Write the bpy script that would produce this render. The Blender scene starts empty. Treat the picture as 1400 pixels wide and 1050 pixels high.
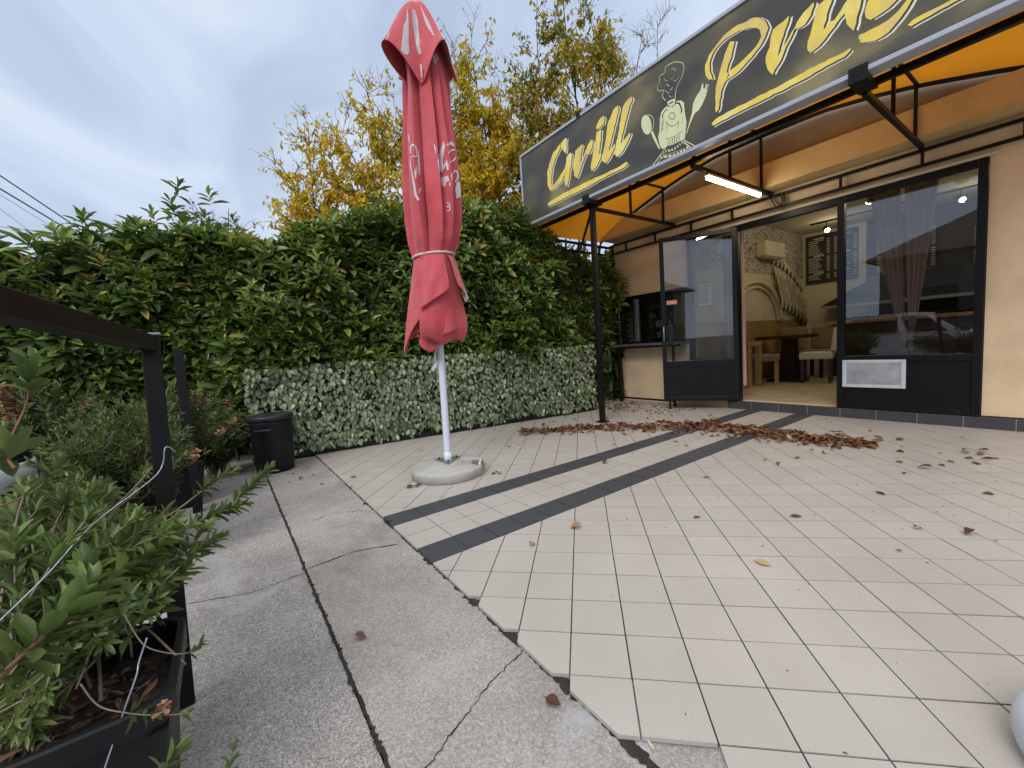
import bpy, bmesh, math, random
import numpy as np
from mathutils import Vector, Matrix
from mathutils.bvhtree import BVHTree
random.seed(7); rng = np.random.default_rng(7)
scene = bpy.context.scene
COL = scene.collection
rad = math.radians

# ------------------------------------------------------------------ camera frame (measured from the tile grid)
CAM = np.array([1.3831479, -0.8053209, 1.0896388])
CR = np.array([0.5795148, 0.8121281, -0.0679012]); CU = np.array([-0.0338640, 0.1072431, 0.9936560]); CF = np.array([-0.8142579, 0.5735389, -0.0896508])
FOC = 559.05
def ray(x, y): return CF + CR*(x-700)/FOC + CU*(525-y)/FOC
def onp(x, y, **k):
    (a, v), = k.items(); i = 'XYZ'.index(a); d = ray(x, y)
    return CAM + d*(v-CAM[i])/d[i]
def dep(x, y, z): return CAM + ray(x, y)*z

# ------------------------------------------------------------------ node helpers
def new_mat(name):
    m = bpy.data.materials.new(name); m.use_nodes = True
    nt = m.node_tree; b = nt.nodes['Principled BSDF']
    return m, nt, b
def N(nt, t, **k):
    n = nt.nodes.new(t)
    for a, v in k.items():
        if a in n.bl_rna.properties: setattr(n, a, v)
        else: n.inputs[a].default_value = v
    return n
def L(nt, a, b): nt.links.new(a, b)
def ramp(nt, fac, stops):
    n = nt.nodes.new('ShaderNodeValToRGB'); e = n.color_ramp.elements
    while len(e) < len(stops): e.new(0.5)
    for el, (p, c) in zip(e, stops): el.position = p; el.color = (*c, 1) if len(c) == 3 else c
    L(nt, fac, n.inputs[0]); return n
def noise(nt, scale, detail=4, rough=.55, coord='Object', dist=0., stretch=None):
    tc = N(nt, 'ShaderNodeTexCoord'); n = N(nt, 'ShaderNodeTexNoise')
    n.inputs['Scale'].default_value = scale; n.inputs['Detail'].default_value = detail
    n.inputs['Roughness'].default_value = rough; n.inputs['Distortion'].default_value = dist
    if stretch:
        mp = N(nt, 'ShaderNodeMapping'); mp.inputs['Scale'].default_value = stretch
        L(nt, tc.outputs[coord], mp.inputs[0]); L(nt, mp.outputs[0], n.inputs['Vector'])
    else: L(nt, tc.outputs[coord], n.inputs['Vector'])
    return n
def bump(nt, b, h, strength=.2, dist=.01):
    n = N(nt, 'ShaderNodeBump'); n.inputs['Strength'].default_value = strength; n.inputs['Distance'].default_value = dist
    L(nt, h, n.inputs['Height']); L(nt, n.outputs[0], b.inputs['Normal']); return n
def simple(name, c, rough=.5, metal=0., var=.12, scale=6., bmp=0., spec=.5):
    m, nt, b = new_mat(name)
    n = noise(nt, scale, 5)
    r = ramp(nt, n.outputs['Fac'], [(.25, tuple(x*(1-var) for x in c)), (.75, tuple(min(1, x*(1+var)) for x in c))])
    L(nt, r.outputs[0], b.inputs['Base Color'])
    b.inputs['Roughness'].default_value = rough; b.inputs['Metallic'].default_value = metal
    b.inputs['Specular IOR Level'].default_value = spec
    if bmp: bump(nt, b, n.outputs['Fac'], bmp)
    return m
def leaf_mat(name, stops, rough=.42, trans=.25, attr='tone', spec=.45):
    m, nt, b = new_mat(name)
    a = N(nt, 'ShaderNodeAttribute', attribute_name=attr)
    r = ramp(nt, a.outputs['Fac'], stops)
    L(nt, r.outputs[0], b.inputs['Base Color']); b.inputs['Roughness'].default_value = rough
    b.inputs['Specular IOR Level'].default_value = spec
    if trans:
        t = N(nt, 'ShaderNodeBsdfTranslucent'); L(nt, r.outputs[0], t.inputs['Color'])
        mx = N(nt, 'ShaderNodeMixShader'); mx.inputs[0].default_value = trans
        L(nt, b.outputs[0], mx.inputs[1]); L(nt, t.outputs[0], mx.inputs[2])
        L(nt, mx.outputs[0], nt.nodes['Material Output'].inputs[0])
    return m
def emit(name, c, s):
    m, nt, b = new_mat(name)
    b.inputs['Emission Color'].default_value = (*c, 1); b.inputs['Emission Strength'].default_value = s
    b.inputs['Base Color'].default_value = (*c, 1)
    return m

M = {}
M['black_steel'] = simple('black_steel', (.008, .007, .007), .42, 0., .35, 9, .05, .22)
M['black_frame'] = simple('black_frame', (.006, .0065, .008), .36, 0., .3, 5, .03, .25)
M['black_plastic'] = simple('black_plastic', (.009, .0095, .011), .45, 0., .25, 12, .06, .28)
M['lid_plastic'] = simple('lid_plastic', (.016, .020, .028), .4, 0., .2, 12, .05, .4)
M['white_paint'] = simple('white_paint', (.66, .70, .80), .35, 0., .05, 14, .02)
M['aluminium'] = simple('aluminium', (.42, .45, .52), .4, .2, .06, 10)
M['galvanised'] = simple('galvanised', (.36, .37, .39), .4, .8, .25, 40)
M['white_plastic'] = simple('white_plastic', (.56, .60, .64), .35, 0., .08, 5, .08)
M['bark'] = simple('bark', (.055, .042, .034), .85, 0., .4, 18, .4)
M['stem_red'] = simple('stem_red', (.17, .075, .045), .6, 0., .35, 40, .2)
M['stem_pale'] = simple('stem_pale', (.22, .17, .125), .65, 0., .3, 40, .2)
M['soil'] = simple('soil', (.035, .022, .016), .95, 0., .6, 30, .8)
M['dead_flower'] = simple('dead_flower', (.28, .13, .065), .8, 0., .4, 30)
M['wire'] = simple('wire', (.42, .48, .58), .35, .5, .1, 10)
M['cable'] = simple('cable', (.02, .02, .025), .6)
M['trim_white'] = simple('trim_white', (.55, .50, .38), .6, 0., .08)
M['ply'] = simple('ply', (.11, .12, .03), .8)

# plaster: warm apricot render with stains
def plaster(name, c):
    m, nt, b = new_mat(name)
    n = noise(nt, 1.3, 8, .62); n2 = noise(nt, 55, 4)
    r = ramp(nt, n.outputs['Fac'], [(.3, tuple(x*.74 for x in c)), (.52, c), (.75, tuple(min(1, x*1.07) for x in c))])
    L(nt, r.outputs[0], b.inputs['Base Color']); b.inputs['Roughness'].default_value = .85
    bump(nt, b, n2.outputs['Fac'], .25, .004); return m
M['plaster'] = plaster('plaster', (.73, .55, .355))
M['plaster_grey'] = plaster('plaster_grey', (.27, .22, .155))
M['plaster_beam'] = plaster('plaster_beam', (.58, .405, .18))

# terrace tiles
def tile_mat(name, c, rough=.34):
    m, nt, b = new_mat(name)
    g = N(nt, 'ShaderNodeNewGeometry'); n = noise(nt, 160, 3, .7); n2 = noise(nt, 1.1, 6, .6)
    n3 = noise(nt, 9, 5, .7)
    r0 = ramp(nt, g.outputs['Random Per Island'], [(0, tuple(x*.955 for x in c)), (1, tuple(x*1.03 for x in c))])
    r1 = ramp(nt, n.outputs['Fac'], [(.28, (.80, .78, .75)), (.45, (1, 1, 1)), (1, (1.0, 1.0, 1.0))])
    r2 = ramp(nt, n2.outputs['Fac'], [(.3, (.86, .85, .83)), (.6, (1, 1, 1))])
    r3 = ramp(nt, n3.outputs['Fac'], [(.22, (.80, .77, .72)), (.36, (1, 1, 1))])
    cur = r0.outputs[0]
    for rr in (r1, r2, r3):
        mx = N(nt, 'ShaderNodeMix', data_type='RGBA', blend_type='MULTIPLY'); mx.inputs[0].default_value = 1.
        L(nt, cur, mx.inputs[6]); L(nt, rr.outputs[0], mx.inputs[7]); cur = mx.outputs[2]
    L(nt, cur, b.inputs['Base Color']); 
    rr = ramp(nt, n2.outputs['Fac'], [(.3, (rough+.16,)*3), (.7, (rough,)*3)]); L(nt, rr.outputs[0], b.inputs['Roughness'])
    b.inputs['Specular IOR Level'].default_value = .4
    bump(nt, b, n.outputs['Fac'], .06, .002); return m
M['tile'] = tile_mat('cream_tile', (.44, .416, .380))
M['tile_dark'] = tile_mat('dark_tile', (.058, .060, .070), .42)
M['grout'] = simple('grout', (.030, .027, .024), .9, 0., .4, 12)

def concrete(name, c, agg=120, aggs=.5, stain=True):
    m, nt, b = new_mat(name)
    tc = N(nt, 'ShaderNodeTexCoord')
    v = N(nt, 'ShaderNodeTexVoronoi'); v.inputs['Scale'].default_value = agg; L(nt, tc.outputs['Object'], v.inputs['Vector'])
    hs = N(nt, 'ShaderNodeSeparateColor'); L(nt, v.outputs['Color'], hs.inputs[0])
    rv = ramp(nt, hs.outputs[0], [(0, (1-aggs,)*3), (.6, (1, 1, 1)), (1, (1+aggs*.8,)*3)])
    n1 = noise(nt, 1.4, 8, .65, dist=.4); n2 = noise(nt, 75, 5, .7); n3 = noise(nt, 2.6, 6, .6, dist=1.2)
    r1 = ramp(nt, n1.outputs['Fac'], [(.3, tuple(x*.62 for x in c)), (.5, c), (.7, tuple(x*1.18 for x in c))])
    r2 = ramp(nt, n2.outputs['Fac'], [(.3, (.72,)*3), (.7, (1.2,)*3)])
    cur = r1.outputs[0]
    for rr in (rv, r2):
        mx = N(nt, 'ShaderNodeMix', data_type='RGBA', blend_type='MULTIPLY'); mx.inputs[0].default_value = 1.
        L(nt, cur, mx.inputs[6]); L(nt, rr.outputs[0], mx.inputs[7]); cur = mx.outputs[2]
    if stain:
        r3 = ramp(nt, n3.outputs['Fac'], [(.56, (0, 0, 0)), (.72, (.62,)*3)])
        mx = N(nt, 'ShaderNodeMix', data_type='RGBA'); L(nt, r3.outputs[0], mx.inputs[0]); L(nt, cur, mx.inputs[6]); mx.inputs[7].default_value = (.40, .41, .43, 1); cur = mx.outputs[2]
    L(nt, cur, b.inputs['Base Color']); b.inputs['Roughness'].default_value = .82
    ad = N(nt, 'ShaderNodeMath', operation='ADD'); L(nt, hs.outputs[0], ad.inputs[0]); L(nt, n2.outputs['Fac'], ad.inputs[1])
    bump(nt, b, ad.outputs[0], .5, .004); return m
M['concrete'] = concrete('smooth_concrete', (.345, .325, .298), 260, .30)
M['concrete_rough'] = concrete('rough_concrete', (.345, .33, .312), 300, .55)
M['crack'] = simple('crack_dirt', (.025, .021, .017), .95, 0., .5, 30)
M['asphalt'] = simple('asphalt', (.05, .05, .052), .9, 0., .3, 60, .3)

# umbrella fabric
def fabric():
    m, nt, b = new_mat('faded_red_fabric')
    n = noise(nt, 3.2, 6, .6); n2 = noise(nt, 420, 2)
    r = ramp(nt, n.outputs['Fac'], [(.3, (.55, .050, .065)), (.55, (.64, .095, .115)), (.75, (.64, .135, .15))])
    L(nt, r.outputs[0], b.inputs['Base Color']); b.inputs['Roughness'].default_value = .8
    b.inputs['Sheen Weight'].default_value = .25
    n4 = noise(nt, 9, 6, .6, dist=.8, stretch=(1, 1, .35)); hb = N(nt, 'ShaderNodeMath', operation='MULTIPLY_ADD'); hb.inputs[1].default_value = .06; L(nt, n2.outputs['Fac'], hb.inputs[0]); L(nt, n4.outputs['Fac'], hb.inputs[2])
    n5 = noise(nt, 5, 6, .65, stretch=(1, 1, .22)); r5 = ramp(nt, n5.outputs['Fac'], [(.28, (.72, .70, .70)), (.52, (1, 1, 1))]); mxx = N(nt, 'ShaderNodeMix', data_type='RGBA', blend_type='MULTIPLY'); mxx.inputs[0].default_value = 1.
    L(nt, r.outputs[0], mxx.inputs[6]); L(nt, r5.outputs[0], mxx.inputs[7]); L(nt, mxx.outputs[2], b.inputs['Base Color'])
    bump(nt, b, hb.outputs[0], .55, .03)
    t = N(nt, 'ShaderNodeBsdfTranslucent'); L(nt, r.outputs[0], t.inputs['Color'])
    mx = N(nt, 'ShaderNodeMixShader'); mx.inputs[0].default_value = .07
    L(nt, b.outputs[0], mx.inputs[1]); L(nt, t.outputs[0], mx.inputs[2]); L(nt, mx.outputs[0], nt.nodes['Material Output'].inputs[0])
    return m
M['fabric'] = fabric()
M['print_grey'] = simple('worn_white_print', (.50, .46, .47), .8, 0., .12, 20)
M['print_white'] = simple('white_print', (.66, .58, .60), .8, 0., .1, 20)
def awning():
    m, nt, b = new_mat('amber_tarpaulin')
    n = noise(nt, 1.6, 6, .6)
    r = ramp(nt, n.outputs['Fac'], [(.3, (.55, .205, .010)), (.7, (.63, .25, .014))])
    L(nt, r.outputs[0], b.inputs['Base Color']); b.inputs['Roughness'].default_value = .55
    t = N(nt, 'ShaderNodeBsdfTranslucent'); L(nt, r.outputs[0], t.inputs['Color'])
    mx = N(nt, 'ShaderNodeMixShader'); mx.inputs[0].default_value = .48
    L(nt, b.outputs[0], mx.inputs[1]); L(nt, t.outputs[0], mx.inputs[2]); L(nt, mx.outputs[0], nt.nodes['Material Output'].inputs[0])
    return m
M['awning'] = awning()
# sign print: charcoal with soft olive patches
def signprint():
    m, nt, b = new_mat('sign_print')
    n = noise(nt, 1.5, 2, .4, dist=.3, stretch=(1, 1, 1.5))
    r = ramp(nt, n.outputs['Fac'], [(.42, (.054, .050, .044)), (.58, (.105, .094, .054)), (.72, (.26, .225, .10))])
    L(nt, r.outputs[0], b.inputs['Base Color']); b.inputs['Roughness'].default_value = .4
    return m
M['sign'] = signprint()
M['sign_dark'] = simple('sign_dark', (.035, .033, .028), .45)
def lettering():
    m, nt, b = new_mat('yellow_lettering')
    n = noise(nt, 3.5, 6, .6, stretch=(1, 1, .5))
    r = ramp(nt, n.outputs['Fac'], [(.35, (.70, .54, .19)), (.5, (.86, .65, .10)), (.62, (.88, .75, .24))])
    L(nt, r.outputs[0], b.inputs['Base Color']); b.inputs['Roughness'].default_value = .4; return m
M['letter'] = lettering()
M['letter_white'] = simple('letter_white', (.80, .77, .62), .4)
M['emblem'] = simple('emblem_cream', (.70, .72, .44), .4, 0., .12, 7)

def glass(name, tint=(.93, .96, .97), refl=1.0):
    m = bpy.data.materials.new(name); m.use_nodes = True; nt = m.node_tree; nt.nodes.clear()
    o = N(nt, 'ShaderNodeOutputMaterial'); t = N(nt, 'ShaderNodeBsdfTransparent'); t.inputs[0].default_value = (*tint, 1)
    g = N(nt, 'ShaderNodeBsdfGlossy'); g.inputs['Roughness'].default_value = .0; g.inputs['Color'].default_value = (.9, .95, 1, 1)
    f = N(nt, 'ShaderNodeFresnel'); f.inputs[0].default_value = 1.5
    n = noise(nt, .8, 3); bp = N(nt, 'ShaderNodeBump'); bp.inputs['Strength'].default_value = .02; bp.inputs['Distance'].default_value = .05
    L(nt, n.outputs['Fac'], bp.inputs['Height']); L(nt, bp.outputs[0], g.inputs['Normal'])
    ml = N(nt, 'ShaderNodeMath', operation='MULTIPLY_ADD'); ml.inputs[1].default_value = refl; ml.inputs[2].default_value = .0; L(nt, f.outputs[0], ml.inputs[0])
    mx = N(nt, 'ShaderNodeMixShader'); L(nt, ml.outputs[0], mx.inputs[0]); L(nt, t.outputs[0], mx.inputs[1]); L(nt, g.outputs[0], mx.inputs[2])
    L(nt, mx.outputs[0], o.inputs[0]); return m
M['glass'] = glass('window_glass', (.66, .69, .68), 3.0)

# ------------------------------------------------------------------ mesh helpers
class MB:
    def __init__(s): s.v = []; s.f = []
    def add(s, vs, fs):
        o = len(s.v); s.v += [tuple(map(float, p)) for p in vs]; s.f += [tuple(i+o for i in f) for f in fs]; return s
    def box(s, a, b):
        (x0, y0, z0), (x1, y1, z1) = a, b
        return s.add([(x0,y0,z0),(x1,y0,z0),(x1,y1,z0),(x0,y1,z0),(x0,y0,z1),(x1,y0,z1),(x1,y1,z1),(x0,y1,z1)],
            [(3,2,1,0),(4,5,6,7),(0,1,5,4),(1,2,6,5),(2,3,7,6),(3,0,4,7)])
    def bar(s, p, q, w=.03, h=None, up=(0, 0, 1)):
        h = h or w; p = np.array(p, float); q = np.array(q, float); d = q-p; d /= np.linalg.norm(d)
        u = np.array(up, float)
        if abs(d@u) > .95: u = np.array((1., 0, 0))
        a = np.cross(d, u); a /= np.linalg.norm(a); b = np.cross(a, d)
        vs = [c + a*w/2*i + b*h/2*j for c in (p, q) for i, j in ((-1,-1),(1,-1),(1,1),(-1,1))]
        return s.add(vs, [(0,1,2,3),(7,6,5,4),(0,4,5,1),(1,5,6,2),(2,6,7,3),(3,7,4,0)])
    def tube(s, pts, r, n=8, cap=True):
        pts = np.array(pts, float); k = len(pts); rs = np.full(k, r) if np.isscalar(r) else np.array(r, float)
        T = np.gradient(pts, axis=0); T /= np.linalg.norm(T, axis=1)[:, None]+1e-12
        u = np.array((0, 0, 1.)) if abs(T[0][2]) < .9 else np.array((1., 0, 0))
        vs = []
        for i in range(k):
            a = np.cross(T[i], u); a /= np.linalg.norm(a)+1e-12; b = np.cross(a, T[i]); u = b if abs(b@T[min(i+1,k-1)]) < .9 else u
            for j in range(n):
                t = 2*math.pi*j/n; vs.append(pts[i] + (a*math.cos(t)+b*math.sin(t))*rs[i])
        fs = [(i*n+j, i*n+(j+1) % n, (i+1)*n+(j+1) % n, (i+1)*n+j) for i in range(k-1) for j in range(n)]
        if cap: fs += [tuple(range(n))[::-1], tuple((k-1)*n+j for j in range(n))]
        return s.add(vs, fs)
    def lathe(s, c, prof, n=40, cap=True):
        vs = []; c = np.array(c, float)
        for r, z in prof:
            for j in range(n):
                t = 2*math.pi*j/n; vs.append(c+np.array((r*math.cos(t), r*math.sin(t), z)))
        k = len(prof)
        fs = [(i*n+j, i*n+(j+1) % n, (i+1)*n+(j+1) % n, (i+1)*n+j) for i in range(k-1) for j in range(n)]
        if cap: fs += [tuple(range(n))[::-1], tuple((k-1)*n+j for j in range(n))]
        return s.add(vs, fs)
    def build(s, name, mat, parent=None, smooth=False, bevel=0., solid=0.):
        me = bpy.data.meshes.new(name)
        off = root_loc(parent)
        me.from_pydata([(a-off[0], b-off[1], c-off[2]) for a, b, c in s.v], [], s.f); me.update()
        o = bpy.data.objects.new(name, me); COL.objects.link(o); me.materials.append(M[mat] if isinstance(mat, str) else mat)
        if parent: o.parent = parent
        if smooth:
            me.polygons.foreach_set('use_smooth', [True]*len(me.polygons))
        if solid:
            md = o.modifiers.new('solid', 'SOLIDIFY'); md.thickness = solid; md.offset = 0
        if bevel:
            md = o.modifiers.new('bevel', 'BEVEL'); md.width = bevel; md.segments = 2; md.limit_method = 'ANGLE'; md.angle_limit = rad(40)
        return o
def root_loc(p):
    v = np.zeros(3)
    while p: v += np.array(p.location); p = p.parent
    return v
def tag(o, label=None, cat=None, group=None, kind=None):
    if label: o['label'] = label
    if cat: o['category'] = cat
    if group: o['group'] = group
    if kind: o['kind'] = kind
    return o
def thing(name, label, cat, loc=(0, 0, 0), group=None):
    o = bpy.data.objects.new(name, None); COL.objects.link(o); o.location = loc; o.empty_display_size = .1
    return tag(o, label, cat, group)
def struct(mb, name, mat, **k): return tag(mb.build(name, mat, **k), kind='structure')
def copy_tree(o, parent=None):
    c = o.copy(); COL.objects.link(c)
    if parent: c.parent = parent
    for ch in list(o.children): copy_tree(ch, c)
    return c

def fast_mesh(name, V, F, mat, parent=None, tone=None, smooth=True):
    """V (n,3), F (m,3) triangles."""
    off = root_loc(parent); me = bpy.data.meshes.new(name); V = np.asarray(V, np.float32)-off.astype(np.float32)
    m = len(F); me.vertices.add(len(V)); me.vertices.foreach_set('co', V.ravel())
    me.loops.add(m*3); me.loops.foreach_set('vertex_index', np.asarray(F, np.int32).ravel())
    me.polygons.add(m); me.polygons.foreach_set('loop_start', np.arange(0, m*3, 3, dtype=np.int32)); 
    me.polygons.foreach_set('use_smooth', np.full(m, smooth))
    me.update(calc_edges=True)
    if tone is not None:
        at = me.attributes.new('tone', 'FLOAT', 'POINT'); at.data.foreach_set('value', np.asarray(tone, np.float32))
    me.materials.append(M[mat] if isinstance(mat, str) else mat); me.validate()
    o = bpy.data.objects.new(name, me); COL.objects.link(o)
    if parent: o.parent = parent
    return o
# leaf templates: rows of (t, halfwidth); y along leaf, z = leaf upper side
def template(rows, fold=.25, droop=.25):
    vs = [(0, 0, 0)]; 
    for t, w in rows: vs += [(-w, t, fold*w-droop*t*t), (0, t, -droop*t*t), (w, t, fold*w-droop*t*t)]
    vs.append((0, 1, -droop)); fs = [(0, 2, 1), (0, 3, 2)]; k = len(rows)
    for i in range(k-1):
        a = 1+3*i; b = a+3
        fs += [(a, a+1, b+1), (a, b+1, b), (a+1, a+2, b+2), (a+1, b+2, b+1)]
    a = 1+3*(k-1); tip = len(vs)-1; fs += [(a, a+1, tip), (a+1, a+2, tip)]
    return np.array(vs, float), np.array(fs)
T_LONG = template([(.22, .34), (.55, .5), (.82, .32)], .35, .22)       # laurel leaf
T_HEART = template([(.12, .42), (.42, .5), (.75, .28)], .25, .18)      # heart leaf
T_LANCE = template([(.25, .42), (.6, .5), (.85, .3)], .3, .12)         # bottlebrush leaf
T_OBO = template([(.3, .3), (.62, .5), (.88, .38)], .3, .16)           # broad leaf
T_FALL = template([(.18, .36), (.5, .5), (.8, .3)], .5, .3)            # fallen leaf
def unit(a): return a/(np.linalg.norm(a, axis=-1, keepdims=True)+1e-9)
def leaf_arrays(P, D, U, length, width, T):
    P = np.asarray(P, float); D = unit(np.asarray(D, float)); U = np.asarray(U, float)
    X = unit(np.cross(D, U)); Z = np.cross(X, D); n = len(P)
    tv, tf = T; l = np.broadcast_to(length, (n,))[:, None, None]; w = np.broadcast_to(width, (n,))[:, None, None]
    V = P[:, None] + X[:, None]*tv[None, :, 0:1]*w + D[:, None]*tv[None, :, 1:2]*l + Z[:, None]*tv[None, :, 2:3]*(l*.5+w*.5)
    F = (tf[None]+np.arange(n)[:, None, None]*len(tv)).reshape(-1, 3)
    return V.reshape(-1, 3), F
def leaves(name, P, D, U, length, width, T, mat, parent=None, tone=None):
    V, F = leaf_arrays(P, D, U, length, width, T)
    if tone is None: tone = rng.random(len(P))
    return fast_mesh(name, V, F, mat, parent, np.repeat(tone, len(T[0])))
def rosettes(P, A, n, l0, spread=(30, 85), back=.09):
    """n leaves round each shoot axis A with the tip at P -> arrays"""
    m = len(P); A = unit(A); h = unit(np.cross(A, rng.normal(size=(m, 3)))); k = np.cross(A, h)
    PP, DD, UU, SS = [], [], [], []
    ph0 = rng.random(m)*6.28
    for i in range(n):
        t = (i+.5)/n; ph = ph0+i*2.4+rng.normal(0, .2, m); al = np.radians(spread[0]+(spread[1]-spread[0])*t+rng.normal(0, 8, m))
        R = h*np.cos(ph)[:, None]+k*np.sin(ph)[:, None]
        PP.append(P-A*(back*t)); DD.append(A*np.cos(al)[:, None]+R*np.sin(al)[:, None]); UU.append(A*np.sin(al)[:, None]-R*np.cos(al)[:, None]+rng.normal(0, .15, (m, 3)))
        SS.append(l0*(.62+.5*min(1, t*1.6))*rng.uniform(.8, 1.15, m))
    return np.concatenate(PP), np.concatenate(DD), np.concatenate(UU), np.concatenate(SS)

def curve(a, b, sag=0., jit=.02, n=9, mid=None):
    a = np.array(a, float); b = np.array(b, float); t = np.linspace(0, 1, n)[:, None]
    p = a+(b-a)*t; l_ = np.linalg.norm(b-a)
    o = np.array((0, 0, 1.))*sag*l_ + rng.normal(0, jit*l_*2, 3)
    return p+4*t*(1-t)*o*.5+np.sin(t*math.pi*2.3+rng.random()*6)*rng.normal(0, jit*l_*.5, 3)

# ================================================================== SETTING
FY = 5.147                                   # facade plane
struct(MB().box((-150, -150, -.9), (150, 150, -.36)), 'street_ground', 'asphalt')
# pavement: two concrete slabs with a dirty joint along y = -0.555
mb = MB(); mb.box((-9, -.5495, -.35), (14, 7.0, -.016)); struct(mb, 'concrete_pavement', 'concrete')
mb = MB(); mb.box((-9, -2.9, -.35), (14, -.5605, -.020)); struct(mb, 'rough_concrete_strip', 'concrete_rough')
mb = MB(); mb.box((-9, -.560, -.35), (14, -.550, -.032)); struct(mb, 'pavement_joint', 'crack')
mb = MB(); mb.box((-9, -3.05, -.36), (14, -2.902, -.012)); struct(mb, 'kerb', 'concrete_rough')
def crack(pts, z, w=.006):
    pts = np.array(pts, float); vs = []; fs = []
    P = [pts[0]]
    for a, b in zip(pts[:-1], pts[1:]):
        k = max(2, int(np.linalg.norm(b-a)/.012))
        for i in range(1, k+1): P.append(a+(b-a)*i/k+(rng.normal(0, .0035, 2) if i < k else 0))
    P = np.array(P); T = np.gradient(P, axis=0); T /= np.linalg.norm(T, axis=1)[:, None]; Nn = np.c_[-T[:, 1], T[:, 0]]
    for i, p in enumerate(P):
        ph = i*.35; ww = w*(.62+.25*math.sin(ph)*math.sin(ph*.37+1)+.16*rng.normal()); ww = max(.0006, ww)
        vs += [(*(p+Nn[i]*ww), z), (*(p-Nn[i]*ww), z)]
        if i: fs.append((2*i-2, 2*i-1, 2*i+1, 2*i))
    return vs, fs
mb = MB()
for pl, z, w in (([(-.93, -.075), (-1.02, -.30), (-1.0, -.54)], -.0135, .005), ([(-.97, -.57), (-.95, -.8), (-1.08, -1.1)], -.0175, .003),
              ([(.22, .0), (.27, -.2), (.42, -.53)], -.0135, .0028), ([(-1.6, -.06), (-1.75, -.25), (-1.70, -.4)], -.0135, .003)):
    v, f = crack(pl, z, w); mb.add(v, f)
struct(mb, 'pavement_crack', 'crack')
mb = MB()                                     # ragged dirt along the joint and the broken tile edge
v, f = crack([(-4.2, -.555), (3, -.555)], -.0132, .0085); mb.add(v, f)
v, f = crack([(-3.7, -.021), (-1.0, -.021)], -.0132, .006); mb.add(v, f)
v, f = crack([(-1.0, -.012), (3, -.012)], -.0132, .018); mb.add(v, f)
for cx_ in (-.14, .14, .424, .707, .85):
    k_ = 18; a_ = np.linspace(0, 2*math.pi, k_, endpoint=False); r_ = .024*(1+.35*np.sin(a_*3+cx_*9)+.2*rng.normal(size=k_))
    mb.add([(cx_+1.4*r*math.cos(a), -.004+.8*r*math.sin(a), -.0128) for a, r in zip(a_, r_)], [tuple(range(k_))])
struct(mb, 'joint_dirt', 'crack')

def clip(poly, n, c):                         # keep n.p >= c
    out = []; k = len(poly)
    for i in range(k):
        p, q = poly[i], poly[(i+1) % k]; a = n[0]*p[0]+n[1]*p[1]-c; b = n[0]*q[0]+n[1]*q[1]-c
        if a >= 0: out.append(p)
        if (a >= 0) != (b >= 0):
            t = a/(a-b); out.append((p[0]+(q[0]-p[0])*t, p[1]+(q[1]-p[1])*t))
    return out
def area(p): return .5*abs(sum(p[i][0]*p[(i+1) % len(p)][1]-p[(i+1) % len(p)][0]*p[i][1] for i in range(len(p))))
def add_tile(mb, p, z=0., dep=.013):
    k = len(p); z += rng.normal(0, .0005)
    vs = [(x, y, z) for x, y in p]+[(x, y, z-dep) for x, y in p]
    mb.add(vs, [tuple(range(k))]+[(i, i+k, (i+1) % k+k, (i+1) % k) for i in range(k)])
def ccw(p):
    a = sum(p[i][0]*p[(i+1) % len(p)][1]-p[(i+1) % len(p)][0]*p[i][1] for i in range(len(p)))
    return p if a > 0 else p[::-1]
G = .0026; s2 = 2**-.5
mb = MB(); md = MB()
zones = [[((-1, 0), 1.364+G)], [((1, 0), -.562+G)]]
for i in range(-40, 60):
    for j in range(-60, 40):
        # tile cell a in [i,i+1], b in [j,j+1] (0.2 m); X=(a-b)*s2*.2, Y=(a+b)*s2*.2+1.013
        cx, cy = (i-j)*s2*.2, (i+j+1)*s2*.2+1.013
        if not (-4.1 < cx < 6.5 and -.3 < cy < 5.3): continue
        for zi, zn in enumerate(zones):
            p = [(cx-.5, cy-.5), (cx+.5, cy-.5), (cx+.5, cy+.5), (cx-.5, cy+.5)]
            for nx, ny, lo in ((s2, s2, i), (-s2, -s2, -i-1), (-s2, s2, j), (s2, -s2, -j-1)):
                c = lo*.2 + (1.013*s2*(1 if ny > 0 else -1))
                p = clip(p, (nx, ny), c+G)
            p = clip(p, (0, 1), -.018); p = clip(p, (0, -1), -5.09)
            for n_, c_ in zn: p = clip(p, n_, c_)
            if len(p) < 3: continue
            A = area(p)
            if A < 2e-4 or (A < .0125 and min(y for x, y in p) < .005 and cx > -.30) or (i, j) == (-1, -7): continue
            add_tile(mb, ccw(p))
for i in range(0, 26):
    y0, y1 = (i*.2+G if i else -.018), min((i+1)*.2-G, 5.09)
    if y1-y0 < .02: continue
    for x0 in (-1.162, -.963): add_tile(mb, [(x0+G, y0), (x0+.199-G, y0), (x0+.199-G, y1), (x0+G, y1)])
    for x0, x1 in ((-1.362, -1.162), (-.764, -.562)): add_tile(md, [(x0+G, y0), (x1-G, y0), (x1-G, y1), (x0+G, y1)])
ter = thing('tiled_terrace', None, None); ter['kind'] = 'structure'
mb.build('cream_tiles', 'tile', ter); md.build('dark_stripe_tiles', 'tile_dark', ter)
MB().box((-4.0, .172, -.0155), (6.4, 5.13, -.0035)).build('grout_bed', 'grout', ter)

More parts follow.
